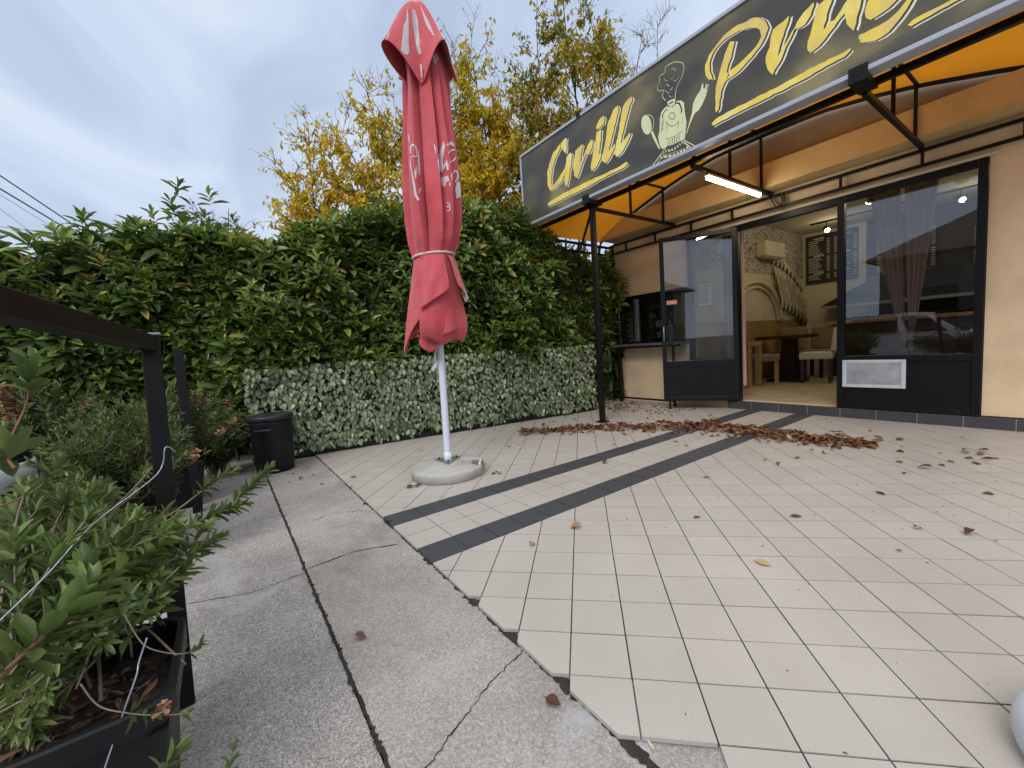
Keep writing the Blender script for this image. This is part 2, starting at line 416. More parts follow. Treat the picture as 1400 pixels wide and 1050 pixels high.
# ================================================================== BUILDING
bld = thing('restaurant_building', 'apricot plastered restaurant front with black metal doors and large windows', 'building', (0, FY, 0))
WX0, WX1 = -3.62, 6.5
def wall(boxes, name='wall', mat='plaster', **k):
    m_ = MB()
    for a, b in boxes: m_.box(a, b)
    return m_.build(name, mat, bld, **k)
wall([((WX0, FY, -.02), (-2.2, FY+.2, 1.0)), ((WX0, FY, 1.0), (-3.52, FY+.2, 1.83)), ((WX0, FY, 1.83), (-2.2, FY+.2, 2.88)),
      ((-2.2, FY, 2.53), (.80, FY+.2, 2.88)), ((.80, FY, .12), (WX1, FY+.2, 2.88)), ((-2.2, FY+.02, -.02), (WX1, FY+.2, .095))], 'front_wall')
wall([((WX0, FY+.2, -.02), (WX0+.2, 12, 3.4))], 'side_wall')
wall([((WX0-.02, 4.85, 2.82), (WX1, FY+.2, 3.10))], 'facade_beam', 'plaster_beam')
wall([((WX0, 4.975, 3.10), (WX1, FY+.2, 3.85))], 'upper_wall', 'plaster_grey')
wall([((WX0-.1, FY+.2, 3.40), (WX1, 12.2, 3.86))], 'roof', 'concrete')
# dark tiled plinth under doors and window
pl = MB()
x = -1.62
while x < WX1:
    pl.box((x+.002, 5.095, .002), (min(x+.328, WX1), FY+.015, .108)); x += .33
pl.build('plinth', 'tile_dark', bld, bevel=.003)
MB().box((-1.62, 5.097, .0), (WX1, FY+.018, .1055)).build('plinth_joint', 'concrete', bld)
# interior shell
M['wood_floor'] = simple('wood_floor', (.50, .42, .28), .4, 0., .25, 3)
def mosaic():
    m, nt, b = new_mat('mosaic_wall'); tc = N(nt, 'ShaderNodeTexCoord')
    v = N(nt, 'ShaderNodeTexVoronoi', feature='DISTANCE_TO_EDGE'); v.inputs['Scale'].default_value = 13; L(nt, tc.outputs['Object'], v.inputs['Vector'])
    r = ramp(nt, v.outputs['Distance'], [(.02, (.10, .09, .06)), (.12, (.50, .47, .36))]); L(nt, r.outputs[0], b.inputs['Base Color'])
    b.inputs['Roughness'].default_value = .6; return m
M['mosaic'] = mosaic()
M['cream_wall'] = plaster('cream_wall', (.60, .55, .40)); M['olive_wall'] = plaster('olive_wall', (.30, .21, .07)); M['ceiling'] = plaster('ceiling', (.50, .47, .36))
M['backdrop_dark'] = plaster('backdrop_dark', (.055, .052, .042))
IX, IY, IZ = -2.45, 10.2, 3.15
wall([((IX, FY+.2, .02), (WX1, IY, .098))], 'floor', 'wood_floor')
wall([((IX-.15, FY+.2, .02), (IX, IY, 1.28))], 'wainscot', 'olive_wall')
wall([((IX-.15, FY+.2, 1.28), (IX-.002, IY, 2.2))], 'interior_wall', 'cream_wall')
wall([((IX-.15, FY+.2, 2.2), (IX+.001, IY, IZ))], 'mosaic_band', 'mosaic')
wall([((IX-.15, IY, .02), (WX1, IY+.15, IZ))], 'back_wall', 'cream_wall')
wall([((-1.32, IY-.03, 1.06), (2.99, IY-.001, IZ-.002))], 'dark_backdrop', 'backdrop_dark')  # dark sheet added on the back wall to dim the room behind the window
wall([((IX-.15, FY+.2, IZ), (WX1, IY+.15, IZ+.1))], 'ceiling', 'ceiling')
wall([((3.0, FY+.2, .02), (3.15, IY, IZ))], 'interior_wall', 'cream_wall')
# arched niche mouldings on the interior wall
mb = MB()
for r_, w_ in ((1.05, .10), (.9, .06)):
    mb.tube([(IX+.02, 7.9-r_*math.cos(t), 1.25+r_*.75*math.sin(t)) for t in np.linspace(0, math.pi, 24)], w_/2, 6)
mb.build('arch_moulding', 'cream_wall', bld, smooth=True)
# white feathered wing relief on the wall
P_, D_, U_, S_ = [], [], [], []
for i in range(9):
    for j in range(5):
        t = i/8.
        P_.append((IX+.03+.012*j+.001*i, 8.6+.17*i+.05*j, 2.55-.45*t*t-.02*i-.16*j+.10*(j == 0)))
        D_.append((0, .25+.4*t, -1)); U_.append((1, 0, .1)); S_.append(.26+.05*j)
leaves('wing_relief', np.array(P_), np.array(D_), np.array(U_), np.array(S_), .20, T_OBO, leaf_mat('relief', [(0, (.42, .38, .27)), (1, (.60, .56, .42))], .7, 0), bld)
# windows and frames
def frame(name, x0, x1, z0, z1, w, y0, y1, parent, mids=()):
    m_ = MB(); m_.box((x0, y0, z0), (x0+w, y1, z1)).box((x1-w, y0, z0), (x1, y1, z1)).box((x0+w, y0, z1-w), (x1-w, y1, z1)).box((x0+w, y0, z0), (x1-w, y1, z0+w))
    for z in mids: m_.box((x0+w, y0, z-w/2), (x1-w, y1, z+w/2))
    return m_.build(name, 'black_frame', parent, bevel=.004)
def pane(x0, x1, z0, z1, y, parent, mat='glass', name='glass_pane'):
    return MB().add([(x0, y, z0), (x1, y, z0), (x1, y, z1), (x0, y, z1)], [(0, 1, 2, 3)]).build(name, mat, parent)
win = frame('display_window', -.34, .795, .108, 2.53, .065, FY-.03, FY+.05, bld, (.69,))
MB().box((-.275, FY-.012, .173), (.73, FY+.02, .658)).build('kick_panel', 'black_frame', win)
pane(-.275, .73, .72, 2.465, FY+.012, win)
fw = frame('side_window', -2.2, -1.45, .108, 2.53, .06, FY-.03, FY+.05, bld, (.69,))
MB().box((-2.14, FY-.012, .168), (-1.51, FY+.02, .66)).build('kick_panel', 'black_frame', fw)
pane(-2.14, -1.51, .72, 2.47, FY+.012, fw)
m_ = MB().box((-1.45, FY-.03, 2.455), (-.34, FY+.05, 2.53)); m_.build('door_head', 'black_frame', bld, bevel=.004)
# light strip of plaster reveal above the frames
MB().box((-2.3, FY-.035, 2.535), (.86, FY-.001, 2.56)).build('lintel_trim', 'trim_white', bld)
# open door leaf
hx, hy = -1.455, FY-.045; ex, ey = -2.30, 4.57
door_dir = np.array((ex-hx, ey-hy)); DW = np.linalg.norm(door_dir); door_dir /= DW
dn = np.array((door_dir[1], -door_dir[0]));  dn = dn if dn[1] < 0 else -dn
def dpt(u, v, z): return (hx+door_dir[0]*u+dn[0]*v, hy+door_dir[1]*u+dn[1]*v, z)
def dbox(m_, u0, u1, v0, v1, z0, z1):
    vs = [dpt(u, v, z) for z in (z0, z1) for u, v in ((u0, v0), (u1, v0), (u1, v1), (u0, v1))]
    return m_.add(vs, [(3,2,1,0),(4,5,6,7),(0,1,5,4),(1,2,6,5),(2,3,7,6),(3,0,4,7)])
m_ = MB(); b_, t_ = .125, 2.51
for a in ((0, .06, -.02, .02, b_, t_), (DW-.06, DW, -.02, .02, b_, t_), (.06, DW-.06, -.02, .02, t_-.06, t_), (.06, DW-.06, -.02, .02, b_, b_+.06), (.06, DW-.06, -.02, .02, .64, .72)): dbox(m_, *a)
door = m_.build('door', 'black_frame', bld, bevel=.003); door['label'] = 'black glazed door leaf standing open'
dbox(MB(), .06, DW-.06, -.012, .012, b_+.06, .64).build('kick_panel', 'black_frame', door)
m_ = MB(); m_.add([dpt(.06, 0, .72), dpt(DW-.06, 0, .72), dpt(DW-.06, 0, t_-.06), dpt(.06, 0, t_-.06)], [(0, 1, 2, 3)]); m_.build('glass_pane', 'glass', door)
m_ = MB(); dbox(m_, DW-.155, DW-.085, .006, .035, .98, 1.24); m_.build('lock_box', 'black_plastic', door, bevel=.006)
m_ = MB(); m_.tube([dpt(DW-.03, .02, 1.0), dpt(DW-.03, .06, 1.02), dpt(DW-.03, .06, 1.22), dpt(DW-.03, .02, 1.24)], .009, 8); m_.build('handle', 'galvanised', door, smooth=True)
M['paper'] = simple('paper', (.60, .60, .48), .7, 0., .04); M['ink'] = simple('ink', (.03, .03, .03), .6); M['sticker'] = simple('sticker', (.75, .22, .10), .5, 0., .05)
m_ = MB(); dbox(m_, DW-.22, DW-.08, .002, .004, 1.55, 1.61); m_.build('sticker', 'sticker', door)
m_ = MB(); dbox(m_, DW-.21, DW-.09, .0045, .006, 1.575, 1.585); m_.build('sticker_writing', 'paper', door)
m_ = MB(); dbox(m_, DW-.10, DW-.07, -.02, .02, .012, b_); m_.build('door_stop', 'black_steel', door)
# notice on the side window
nt_ = MB().box((-2.06, FY+.004, 1.50), (-1.84, FY+.008, 1.84)).build('paper_notice', 'paper', fw)
m_ = MB()
for i in range(11):
    z = 1.81-.026*i; x1_ = -1.87-(.02 if i in (0, 4, 9) else rng.uniform(0, .03)); x0_ = -2.04+(.05 if i in (0,) else 0)
    x_ = x0_
    while x_ < x1_:
        l_ = min(rng.uniform(.012, .035), x1_-x_); m_.box((x_, FY+.002, z-.005), (x_+l_, FY+.0035, z+.005)); x_ += l_+.006
m_.box((-2.055, FY+.002, 1.50), (-1.845, FY+.0035, 1.508)).box((-2.055, FY+.002, 1.832), (-1.845, FY+.0035, 1.84)).box((-2.06, FY+.002, 1.50), (-2.054, FY+.0035, 1.84)).box((-1.846, FY+.002, 1.50), (-1.84, FY+.0035, 1.84))
m_.build('notice_writing', 'ink', nt_)
# service window with steel counter
sv = MB().box((-3.53, FY-.015, 1.0), (-3.47, FY+.06, 1.83)).box((-2.28, FY-.015, 1.0), (-2.2, FY+.06, 1.83)).box((-3.47, FY-.015, 1.77), (-2.28, FY+.06, 1.83)).box((-3.47, FY-.015, 1.0), (-2.28, FY+.06, 1.04)).build('service_window', 'black_frame', bld, bevel=.003)
MB().box((-3.22, FY-.012, 1.04), (-3.16, FY+.05, 1.77)).build('mullion', 'galvanised', sv, bevel=.003)
pane(-3.47, -2.28, 1.04, 1.77, FY+.02, sv)
M['dark_in'] = simple('dark_in', (.03, .028, .025), .7)
sh = MB().box((-3.5, FY+.42, .9), (-2.46, FY+.46, 1.9)).box((-3.58, FY+.2, .9), (-3.5, FY+.46, 1.9)).build('kiosk_back', 'dark_in', bld)
M['red_pack'] = simple('red_pack', (.15, .010, .012), .5, 0., .5, 14); M['white_pack'] = simple('white_pack', (.42, .40, .36), .5, 0., .4, 20)
m_ = MB(); m2 = MB(); m3 = MB()
for i in range(4):
    z = 1.08+.17*i; m_.box((-3.12, FY+.22, z), (-2.47, FY+.42, z+.015))
    x_ = -3.10
    while x_ < -2.52:
        l_ = rng.uniform(.03, .09); (m2 if rng.random() < .6 else m3).box((x_, FY+.26, z+.015), (x_+l_*.9, FY+.38, z+rng.uniform(.07, .13))); x_ += l_
m_.build('shelf', 'galvanised', sh); m2.build('shelf_goods', 'red_pack', sh); m3.build('shelf_goods', 'white_pack', sh)
m_ = MB()
for i in range(6): m_.box((-3.42+.0*i, FY+.03, 1.12+.1*i), (-3.30, FY+.034, 1.15+.1*i))
m_.build('price_strip', 'white_pack', sv)
ct = thing('service_counter', 'narrow steel counter on thin black legs under the service window', 'counter', (-2.9, FY-.12, 0))
MB().box((-3.60, FY-.26, .965), (-2.22, FY-.002, 1.0)).build('counter_top', 'galvanised', ct, bevel=.004)
MB().box((-3.60, FY-.262, .93), (-2.22, FY-.235, .9635)).build('counter_edge', 'black_steel', ct)
for x_ in (-3.42, -2.36): MB().box((x_, FY-.25, 0), (x_+.03, FY-.22, .93)).build('leg', 'black_steel', ct)
MB().box((-3.42, FY-.245, .06), (-2.36, FY-.225, .09)).build('lower_rail', 'black_steel', ct)
# drainpipe and the dark corner upright
tag(MB().tube([(-3.72, 5.02, 0), (-3.72, 5.02, 2.35), (-3.70, 5.0, 2.5), (-3.64, 5.0, 2.68)], .032, 12).build('drainpipe', 'trim_white', smooth=True), 'pale plastic drainpipe at the left corner of the restaurant', 'drainpipe')

# ------------------------------------------------------------------ canopy
PX, PY = -2.39, 3.305
cp = thing('canopy', 'amber tarpaulin canopy on a black steel truss frame in front of the doors', 'canopy', (PX, PY, 0))
cp['label'] = 'amber tarpaulin canopy on black steel trusses over the restaurant entrance'
wx = np.array([0, .6, 1.0, 1.37, 1.85, 2.2, 2.65, 2.9]); wz = np.array([3.46, 3.45, 3.39, 3.31, 3.17, 3.05, 2.84, 2.72])
def wallz(x): return float(np.interp(abs(x+1.0), wx, wz))
def Hc(x, y):
    t = (y-3.22)/(4.9-3.22); g = np.interp(t, [0, .15, .35, .52, .62, 1], [0, .33, .70, .92, .98, 1.0])
    base = 2.86 if abs(x+1) < 2.3 else 2.86-.10*(abs(x+1)-2.3)/.6
    return base+(wallz(x)-base)*g
mb = MB(); nx_, ny_ = 60, 24; xs = np.linspace(-3.72, 1.72, nx_); ys = np.linspace(3.22, 4.93, ny_)
for y in ys:
    for x_ in xs: mb.add([(x_, y, Hc(x_, y)+.025)], [])
mb.f = [(j*nx_+i, j*nx_+i+1, (j+1)*nx_+i+1, (j+1)*nx_+i) for j in range(ny_-1) for i in range(nx_-1)]
mb.build('tarpaulin', 'awning', cp, smooth=True)
MB().box((PX-.03, PY-.03, 0), (PX+.03, PY+.03, 2.82)).build('pole', 'black_steel', cp, bevel=.004)
MB().box((PX-.07, PY-.07, .001), (PX+.07, PY+.07, .012)).build('base_plate', 'black_steel', cp)
m_ = MB().box((-3.66, PY-.022, 2.815), (1.75, PY+.022, 2.862)); m_.build('front_beam', 'black_steel', cp)
m_ = MB().tube([(x_, 4.9, wallz(x_)-.005) for x_ in np.linspace(-3.7, 1.7, 40)], .02, 6); m_.build('arch_bar', 'black_steel', cp)
for X_ in (PX, -1.02, .35):
    m_ = MB().bar((X_, PY, 2.80), (X_, 5.13, 2.795), .035, .04); tr = m_.build('truss', 'black_steel', cp)
    m_ = MB(); yy = np.linspace(PY, 4.9, 12); pts = [(X_, y, Hc(X_, y)-.0) for y in yy]; pts[0] = (X_, PY, 2.84)
    m_.tube(pts, .017, 6); m_.build('top_chord', 'black_steel', tr)
    for y in (4.08, 4.84): MB().bar((X_, y, 2.815), (X_, y, Hc(X_, y)-.01), .026).build('post', 'black_steel', tr)
for z in (2.755, 2.61): MB().bar((-3.6, 5.09, z), (6, 5.09, z), .03).build('wall_rail', 'black_steel', cp)
for x_ in (-3.3, -2.72, -2.1, -1.5, -.87, -.3, .36, 1.0): MB().bar((x_, 5.09, 2.625), (x_, 5.09, 2.74), .024).build('rail_post', 'black_steel', cp)
m_ = MB().bar((-3.66, PY, 2.77), (-3.66, 5.1, 2.73), .035); er = m_.build('end_rail', 'black_steel', cp)
MB().bar((-3.66, PY+.1, 2.63), (-3.66, 5.1, 2.60), .03).build('lower_bar', 'black_steel', er)
for y in (3.75, 4.3, 4.8): MB().bar((-3.66, y, 2.62), (-3.66, y, 2.75), .022).build('post', 'black_steel', er)
MB().bar((PX, PY, 2.80), (-3.66, 4.35, 2.66), .03).build('corner_brace', 'black_steel', cp)
MB().bar((-3.5, 5.06, 0), (-3.6, 5.06, 2.75), .06).build('rear_post', 'black_steel', cp)
# tube lamp
lp = thing('tube_lamp', 'lit white fluorescent tube lamp hung under the canopy', 'lamp', (-1.02, 4.2, 2.74))
M['tube'] = emit('lit_tube', (1.0, .92, .74), 30.)
MB().box((-1.045, 3.58, 2.752), (-.995, 4.80, 2.776)).build('lamp_body', 'trim_white', lp, bevel=.004)
MB().tube([(-1.02, 3.60, 2.732), (-1.02, 4.78, 2.732)], .020, 10).build('tube', M['tube'], lp, smooth=True)
m_ = MB().tube([(-.99, 5.03, 2.74), (-.97, 4.98, 2.70), (-.93, 4.97, 2.62), (-.9, 5.0, 2.58), (-.86, 5.03, 2.63), (-.88, 5.02, 2.74)], .008, 6)
m_.tube([(-.95, 4.96, 2.76), (-.93, 5.0, 2.66), (-.88, 5.03, 2.60)], .006, 6)
m_.build('power_cord', 'cable', lp, smooth=True)

# ------------------------------------------------------------------ sign
SY = 3.10; S0, S1 = -3.565, 1.62; SZ0, SZ1 = 2.845, 3.875
sg = thing('shop_sign', 'long charcoal sign board with yellow brush lettering and a locomotive emblem', 'sign', (-1, SY, 2.84))
MB().box((S0+.02, SY+.004, SZ0+.02), (S1-.02, SY+.11, SZ1-.02)).build('panel', 'sign', sg)
m_ = MB(); w_ = .034
m_.box((S0, SY-.012, SZ0), (S1, SY+.12, SZ0+w_)).box((S0, SY-.012, SZ1-w_), (S1, SY+.12, SZ1)).box((S0, SY-.012, SZ0+w_), (S0+w_*.8, SY+.12, SZ1-w_)).box((S1-w_, SY-.012, SZ0+w_), (S1, SY+.12, SZ1-w_))
m_.build('edge_profile', 'aluminium', sg, bevel=.004)
MB().box((S0+.01, SY+.121, SZ0+.01), (S1-.01, SY+.125, SZ1-.01)).build('back_sheet', 'sign_dark', sg)
for x_ in (-2.29, .37):
    m_ = MB().box((x_-.055, SY-.02, SZ0-.012), (x_+.055, SY-.0125, SZ0+.055)).box((x_-.055, SY-.02, SZ0-.05), (x_+.055, PY+.02, SZ0-.0125))
    m_.build('clamp', 'black_steel', sg)
for x_ in (-2.35, .3): MB().box((x_-.03, SY-.02, SZ1-.03), (x_+.03, SY+.1, SZ1+.03)).build('top_clip', 'black_steel', sg)
def crop(ox, oy, s): return lambda p: onp(ox+p[0]/s, oy+p[1]/s, Y=SY)[[0, 2]]
def rough(P, amp=.004):
    out = []; k = len(P)
    for i in range(k):
        a, b = P[i], P[(i+1) % k]; n_ = max(1, int(np.linalg.norm(b-a)/.03))
        for q in range(n_):
            out.append(a+(b-a)*q/n_+(rng.normal(0, amp, 2) if q else 0))
    return out
from mathutils.geometry import delaunay_2d_cdt
def flat(polys, y, name, mat, shift=(0, 0), zmax=SZ1-.036, parent=None):
    V = []; F = []; par = parent or sg
    for P in polys:
        P = [(a+shift[0], min(b+shift[1], zmax)) for a, b in P]; n_ = len(P)
        vs, _, fs, *_r = delaunay_2d_cdt([Vector(p) for p in P], [(i, (i+1) % n_) for i in range(n_)], [], 0, 1e-6)
        o = len(V); V += [(v[0]-sg.location.x, y-sg.location.y, v[1]-sg.location.z) for v in vs]
        for f in fs:
            c = sum((vs[i] for i in f), Vector((0, 0)))/len(f)
            if inside(c, P): F.append(tuple(i+o for i in f))
    me = bpy.data.meshes.new(name); me.from_pydata(V, [], F); me.update(); me.materials.append(M[mat])
    o = bpy.data.objects.new(name, me); COL.objects.link(o); o.parent = par; return o
def inside(p, poly):
    c = False; j = len(poly)-1
    for i in range(len(poly)):
        (xi, yi), (xj, yj) = poly[i], poly[j]
        if (yi > p[1]) != (yj > p[1]) and p[0] < (xj-xi)*(p[1]-yi)/(yj-yi)+xi: c = not c
        j = i
    return c
c1 = crop(740, 130, 6.5625); c3 = crop(950, 10, 6.1765); c4 = crop(1040, 0, 8.75); c5 = crop(1160, 0, 7.0)
glyphs = [
 (c1, [(165,440),(110,510),(72,610),(52,700),(55,800),(80,860),(125,840),(175,785),(212,715),(215,640),(190,690),(150,755),(105,810),(90,790),(92,720),(105,640),(130,560),(165,490),(175,455)]),
 (c1, [(215,385),(172,435),(178,475),(222,530),(228,470),(230,390)]),
 (c1, [(258,515),(225,560),(215,640),(212,720),(210,800),(230,825),(245,760),(262,660),(272,580),(275,530)]),
 (c1, [(365,440),(305,500),(295,570),(285,640),(292,720),(320,748),(345,690),(370,610),(400,530),(430,525),(455,470),(465,420),(445,395),(395,500),(380,545),(350,600),(358,520),(372,450)]),
 (c1, [(555,185),(520,220),(490,290),(500,310),(560,260),(570,210)]),
 (c1, [(540,310),(495,330),(485,420),(460,540),(440,650),(455,685),(490,650),(530,570),(540,520),(512,530),(530,420)]),
 (c1, [(685,92),(640,140),(620,200),(600,240),(580,380),(550,540),(545,590),(575,612),(610,570),(650,490),(665,430),(610,500),(605,480),(640,350),(670,230),(695,120)]),
 (c1, [(805,12),(765,50),(730,110),(715,180),(700,300),(670,440),(655,530),(680,555),(720,520),(770,430),(803,350),(790,340),(730,420),(712,430),(740,300),(780,150),(818,30)]),
 (c3, [(540,85),(470,95),(400,135),(320,175),(240,240),(180,320),(120,400),(85,490),(90,570),(120,612),(150,605),(125,540),(122,470),(150,390),(210,310),(290,245),(380,195),(460,170),(520,172),(548,190),(560,245),(535,300),(480,370),(400,450),(285,545),(262,620),(320,580),(400,510),(480,420),(550,330),(600,230),(620,170),(600,125),(560,95)]),
 (c3, [(295,290),(270,350),(240,440),(200,580),(175,680),(170,760),(180,890),(200,860),(220,720),(255,630),(290,570),(268,545),(300,440),(335,290),(315,285)]),
 (c4, [(340,185),(270,255),(145,355),(110,500),(60,680),(80,830),(140,895),(170,830),(240,720),(300,560),(400,350),(440,340),(470,330),(530,290),(600,180),(640,60),(630,25),(580,80),(510,150),(440,250),(370,380),(280,540),(200,690),(250,480),(330,250)]),
 (c4, [(870,-110),(760,0),(690,60),(650,170),(600,380),(560,500),(555,590),(590,635),(640,600),(760,480),(880,320),(1000,160),(1030,290),(1110,370),(1150,200),(1200,20),(1240,-120),(1080,-70),(1040,-10),(960,120),(880,240),(820,260),(752,360),(790,180),(840,40),(890,-90)]),
 (c5, [(180,20),(155,110),(165,170),(210,190),(280,150),(380,80),(450,10),(520,-70),(590,-170),(560,-215),(480,-225),(400,-190),(320,-140),(240,-60),(205,-20)]),
 (c5, [(590,-40),(480,100),(380,190),(280,250),(100,335),(95,370),(112,382),(105,400),(130,410),(250,390),(380,310),(490,180),(560,80),(610,-10),(690,-140),(740,-230),(690,-225),(640,-130)]),
]
lines = [(c1, [(55,975),(90,945),(200,880),(400,780),(600,690),(700,640),(765,598),(780,615),(745,650),(600,720),(400,830),(200,930),(90,985),(65,995)]),
 (crop(0, 0, 1), [(972.7,168.7),(979,162),(998.6,150.9),(1031,134.7),(1063.3,118.5),(1081,108.6),(1120,86.9),(1142.9,76.6),(1162.3,65.7),(1163.4,68.6),(1154.3,77.7),(1131.4,89.1),(1100,108),(1063.3,126.6),(1031,142.8),(998.6,159),(979,169.5),(975,172)]),
 (c5, [(565,240),(620,185),(720,130),(960,10),(1070,-50),(1400,-220),(1420,-190),(1150,-60),(940,60),(740,170),(600,250)])]
G_ = [rough([cf(p) for p in pl], .0035) for cf, pl in glyphs]
U_ = [rough([cf(p) for p in pl], .002) for cf, pl in lines]
for g in G_:
    lt = flat([g], SY+.0016, 'letter', 'letter'); flat([g], SY+.0032, 'outline', 'letter_white', (.026, -.016), parent=lt); flat([g], SY+.0024, 'gap', 'sign_dark', (.013, -.008), parent=lt)
for g in U_:
    lt = flat([g], SY+.0016, 'underline', 'letter'); flat([g], SY+.0032, 'outline', 'letter_white', (.014, -.020), parent=lt); flat([g], SY+.0024, 'gap', 'sign_dark', (.008, -.012), parent=lt)
# emblem: smoking locomotive between spoon and fork, on rails
c2 = crop(860, 70, 6.5667)
def stroke(pts, w, cf=c2, closed=False):
    P = np.array([cf(p) for p in pts]); out = []
    if closed: P = np.vstack([P, P[:1]])
    for a, b in zip(P[:-1], P[1:]):
        d = b-a; l_ = np.linalg.norm(d); d = d/(l_+1e-9); n_ = np.array((-d[1], d[0]))*w/2; e = d*w*.3
        out.append([a-e+n_, a-e-n_, b+e-n_, b+e+n_])
    return out
def ell(c, a, b, rot=0, n=28): return [(c[0]+a*math.cos(t)*math.cos(rot)-b*math.sin(t)*math.sin(rot), c[1]+a*math.cos(t)*math.sin(rot)+b*math.sin(t)*math.cos(rot)) for t in np.linspace(0, 2*math.pi, n, endpoint=False)]
def sm(pts, k=4):
    P = np.array(pts, float); n_ = len(P); out = []
    for i in range(n_-1):
        p0, p1, p2, p3 = P[max(i-1, 0)], P[i], P[i+1], P[min(i+2, n_-1)]
        for q in range(k):
            t = q/k; out.append(.5*((2*p1)+(-p0+p2)*t+(2*p0-5*p1+4*p2-p3)*t*t+(-p0+3*p1-3*p2+p3)*t**3))
    out.append(P[-1]); return out
em = [[c2(p) for p in pl] for pl in (
 [(345,490),(318,508),(290,545),(276,600),(272,720),(260,770),(275,850),(300,880),(345,852),(400,835),(500,785),(515,640),(502,560),(490,460),(468,442),(425,446),(415,480),(390,500),(350,498)],
 [(340,455),(350,485),(375,500),(408,478),(415,425),(380,432)], ell((155,660), 46, 88, -.12), [(192,725),(212,715),(245,790),(278,875),(266,878),(225,800)],
 [(640,350),(655,290),(668,292),(664,330),(680,335),(690,293),(700,293),(694,340),(702,345),(707,294),(716,296),(690,400),(660,470),(625,530),(590,555),(545,655),(515,745),(512,735),(545,620),(565,545),(572,475),(600,410)])]
EM = {'smoke': [], 'spoon': [], 'rails': []}
for ei, (pl, w) in enumerate(((sm([(325,440),(298,405),(310,352),(268,356),(254,320),(272,280),(275,225),(320,190),(330,140),(390,103),(440,95),(485,112),(490,160),(472,230),(440,290),(420,350),(412,425)]), .010),
    (sm([(380,165),(400,150),(418,175)]), .006), (sm([(315,245),(325,262),(345,262)]), .006), (sm([(372,247),(395,240),(405,222)]), .006), (sm([(400,264),(430,255),(446,222)]), .006), ([(335,298),(358,312)], .006), ([(368,352),(388,326)], .006), (sm([(328,350),(340,372),(362,372)]), .006), (sm([(355,395),(370,412),(392,405)]), .006),
    (sm([(165,570),(205,585),(222,640),(205,715)]), .008), ([(325,872),(215,1020)], .010), ([(345,880),(245,1015)], .006), (sm([(300,905),(400,878),(480,815)]), .022), (sm([(285,955),(420,925),(525,862)]), .022), ([(470,800),(548,862)], .010), ([(490,796),(592,852)], .008), ([(305,940),(480,880)], .004))):
    EM['smoke' if ei < 9 else 'spoon' if ei == 9 else 'rails'] += stroke(pl, w)
eb = flat(em[:2], SY+.0024, 'locomotive_emblem', 'emblem'); flat(EM['smoke'], SY+.0024, 'smoke_emblem', 'emblem'); flat(EM['rails'], SY+.0022, 'rail_emblem', 'emblem')
flat(em[2:4]+EM['spoon'], SY+.0024, 'spoon_emblem', 'emblem'); flat(em[4:5], SY+.0024, 'fork_emblem', 'emblem')
dk = []
for pl, w in ((sm([(300,600),(305,560),(340,520)]), .010), ([(290,700),(310,640)], .007), ([(285,725),(308,690)], .006), ([(288,660),(306,610)], .006), (sm([(425,465),(450,470),(470,520),(470,550)]), .012), (ell((385,580), 26, 30), .005), (ell((385,600), 62, 72)[2:13], .005),
    ([(362,470),(392,452)], .012), (sm([(345,850),(352,800)]), .006), ([(365,842),(370,790)], .006), ([(385,835),(390,778)], .006), ([(405,828),(410,768)], .006), ([(425,818),(430,758)], .006), ([(445,808),(450,752)], .006), ([(330,790),(400,765),(470,720)], .004),
    ([(340,720),(342,640)], .003), ([(440,700),(442,620)], .003), ([(480,650),(482,590)], .003)):
    dk += stroke(pl, w, closed=(len(pl) == 28))
flat(dk, SY+.0014, 'emblem_linework', 'sign_dark', parent=sg)

# ================================================================== UMBRELLA
UB = np.array((-1.915, .76, 0.)); LEAN = np.array((.022, .048, 0.))/3.9
um = thing('umbrella', 'tall closed faded red parasol with white script tied by a pale strap', 'umbrella', tuple(UB))
VF = np.array((.908, -.419, 0)); VR = np.array((.419, .908, 0))
def axis(z): return UB + LEAN*z + np.array((0, 0, z))
def upt(phi, r, z, off=0.): return axis(z)+VR*off+(VF*math.cos(phi)+VR*math.sin(phi))*r
CREASE = np.radians(np.array([-158, -98, -24, 18, 40, 66, 104, 150]))
def lobe(phi, z):
    c = np.sort(((CREASE + .20*(2.6-z)+.05*np.sin(z*2.1+CREASE*3))+math.pi) % (2*math.pi)-math.pi)
    p = (phi+math.pi) % (2*math.pi)-math.pi
    i = np.searchsorted(c, p)-1
    a = c[i]; b = c[(i+1) % len(c)]
    if b <= a: b += 2*math.pi
    if p < a: p += 2*math.pi
    u = (p-a)/(b-a); return u, (b-a), i % len(c)
def sheet(zs, phis, rf, offf, sm_=True):
    m_ = MB(); ny, nx = len(zs), len(phis)
    for i in range(ny):
        for j in range(nx):
            z, r = rf(i/(ny-1), phis[j]); m_.add([upt(phis[j], r, z, offf(z))], [])
    m_.f = [(i*nx+j, i*nx+j+1, (i+1)*nx+j+1, (i+1)*nx+j) for i in range(ny-1) for j in range(nx-1)]
    return m_
zk = [1.85, 1.92, 2.02, 2.2, 2.45, 2.7, 2.95, 3.15, 3.35, 3.5, 3.75]; rk = [.160, .168, .206, .232, .234, .220, .204, .190, .18, .165, .05]
ok_ = [-.005, -.005, .006, .014, .02, .024, .026, .03, .03, .02, .0]
offb = lambda z: float(np.interp(z, [1.1, 1.5]+zk, [-.035, -.018]+ok_))
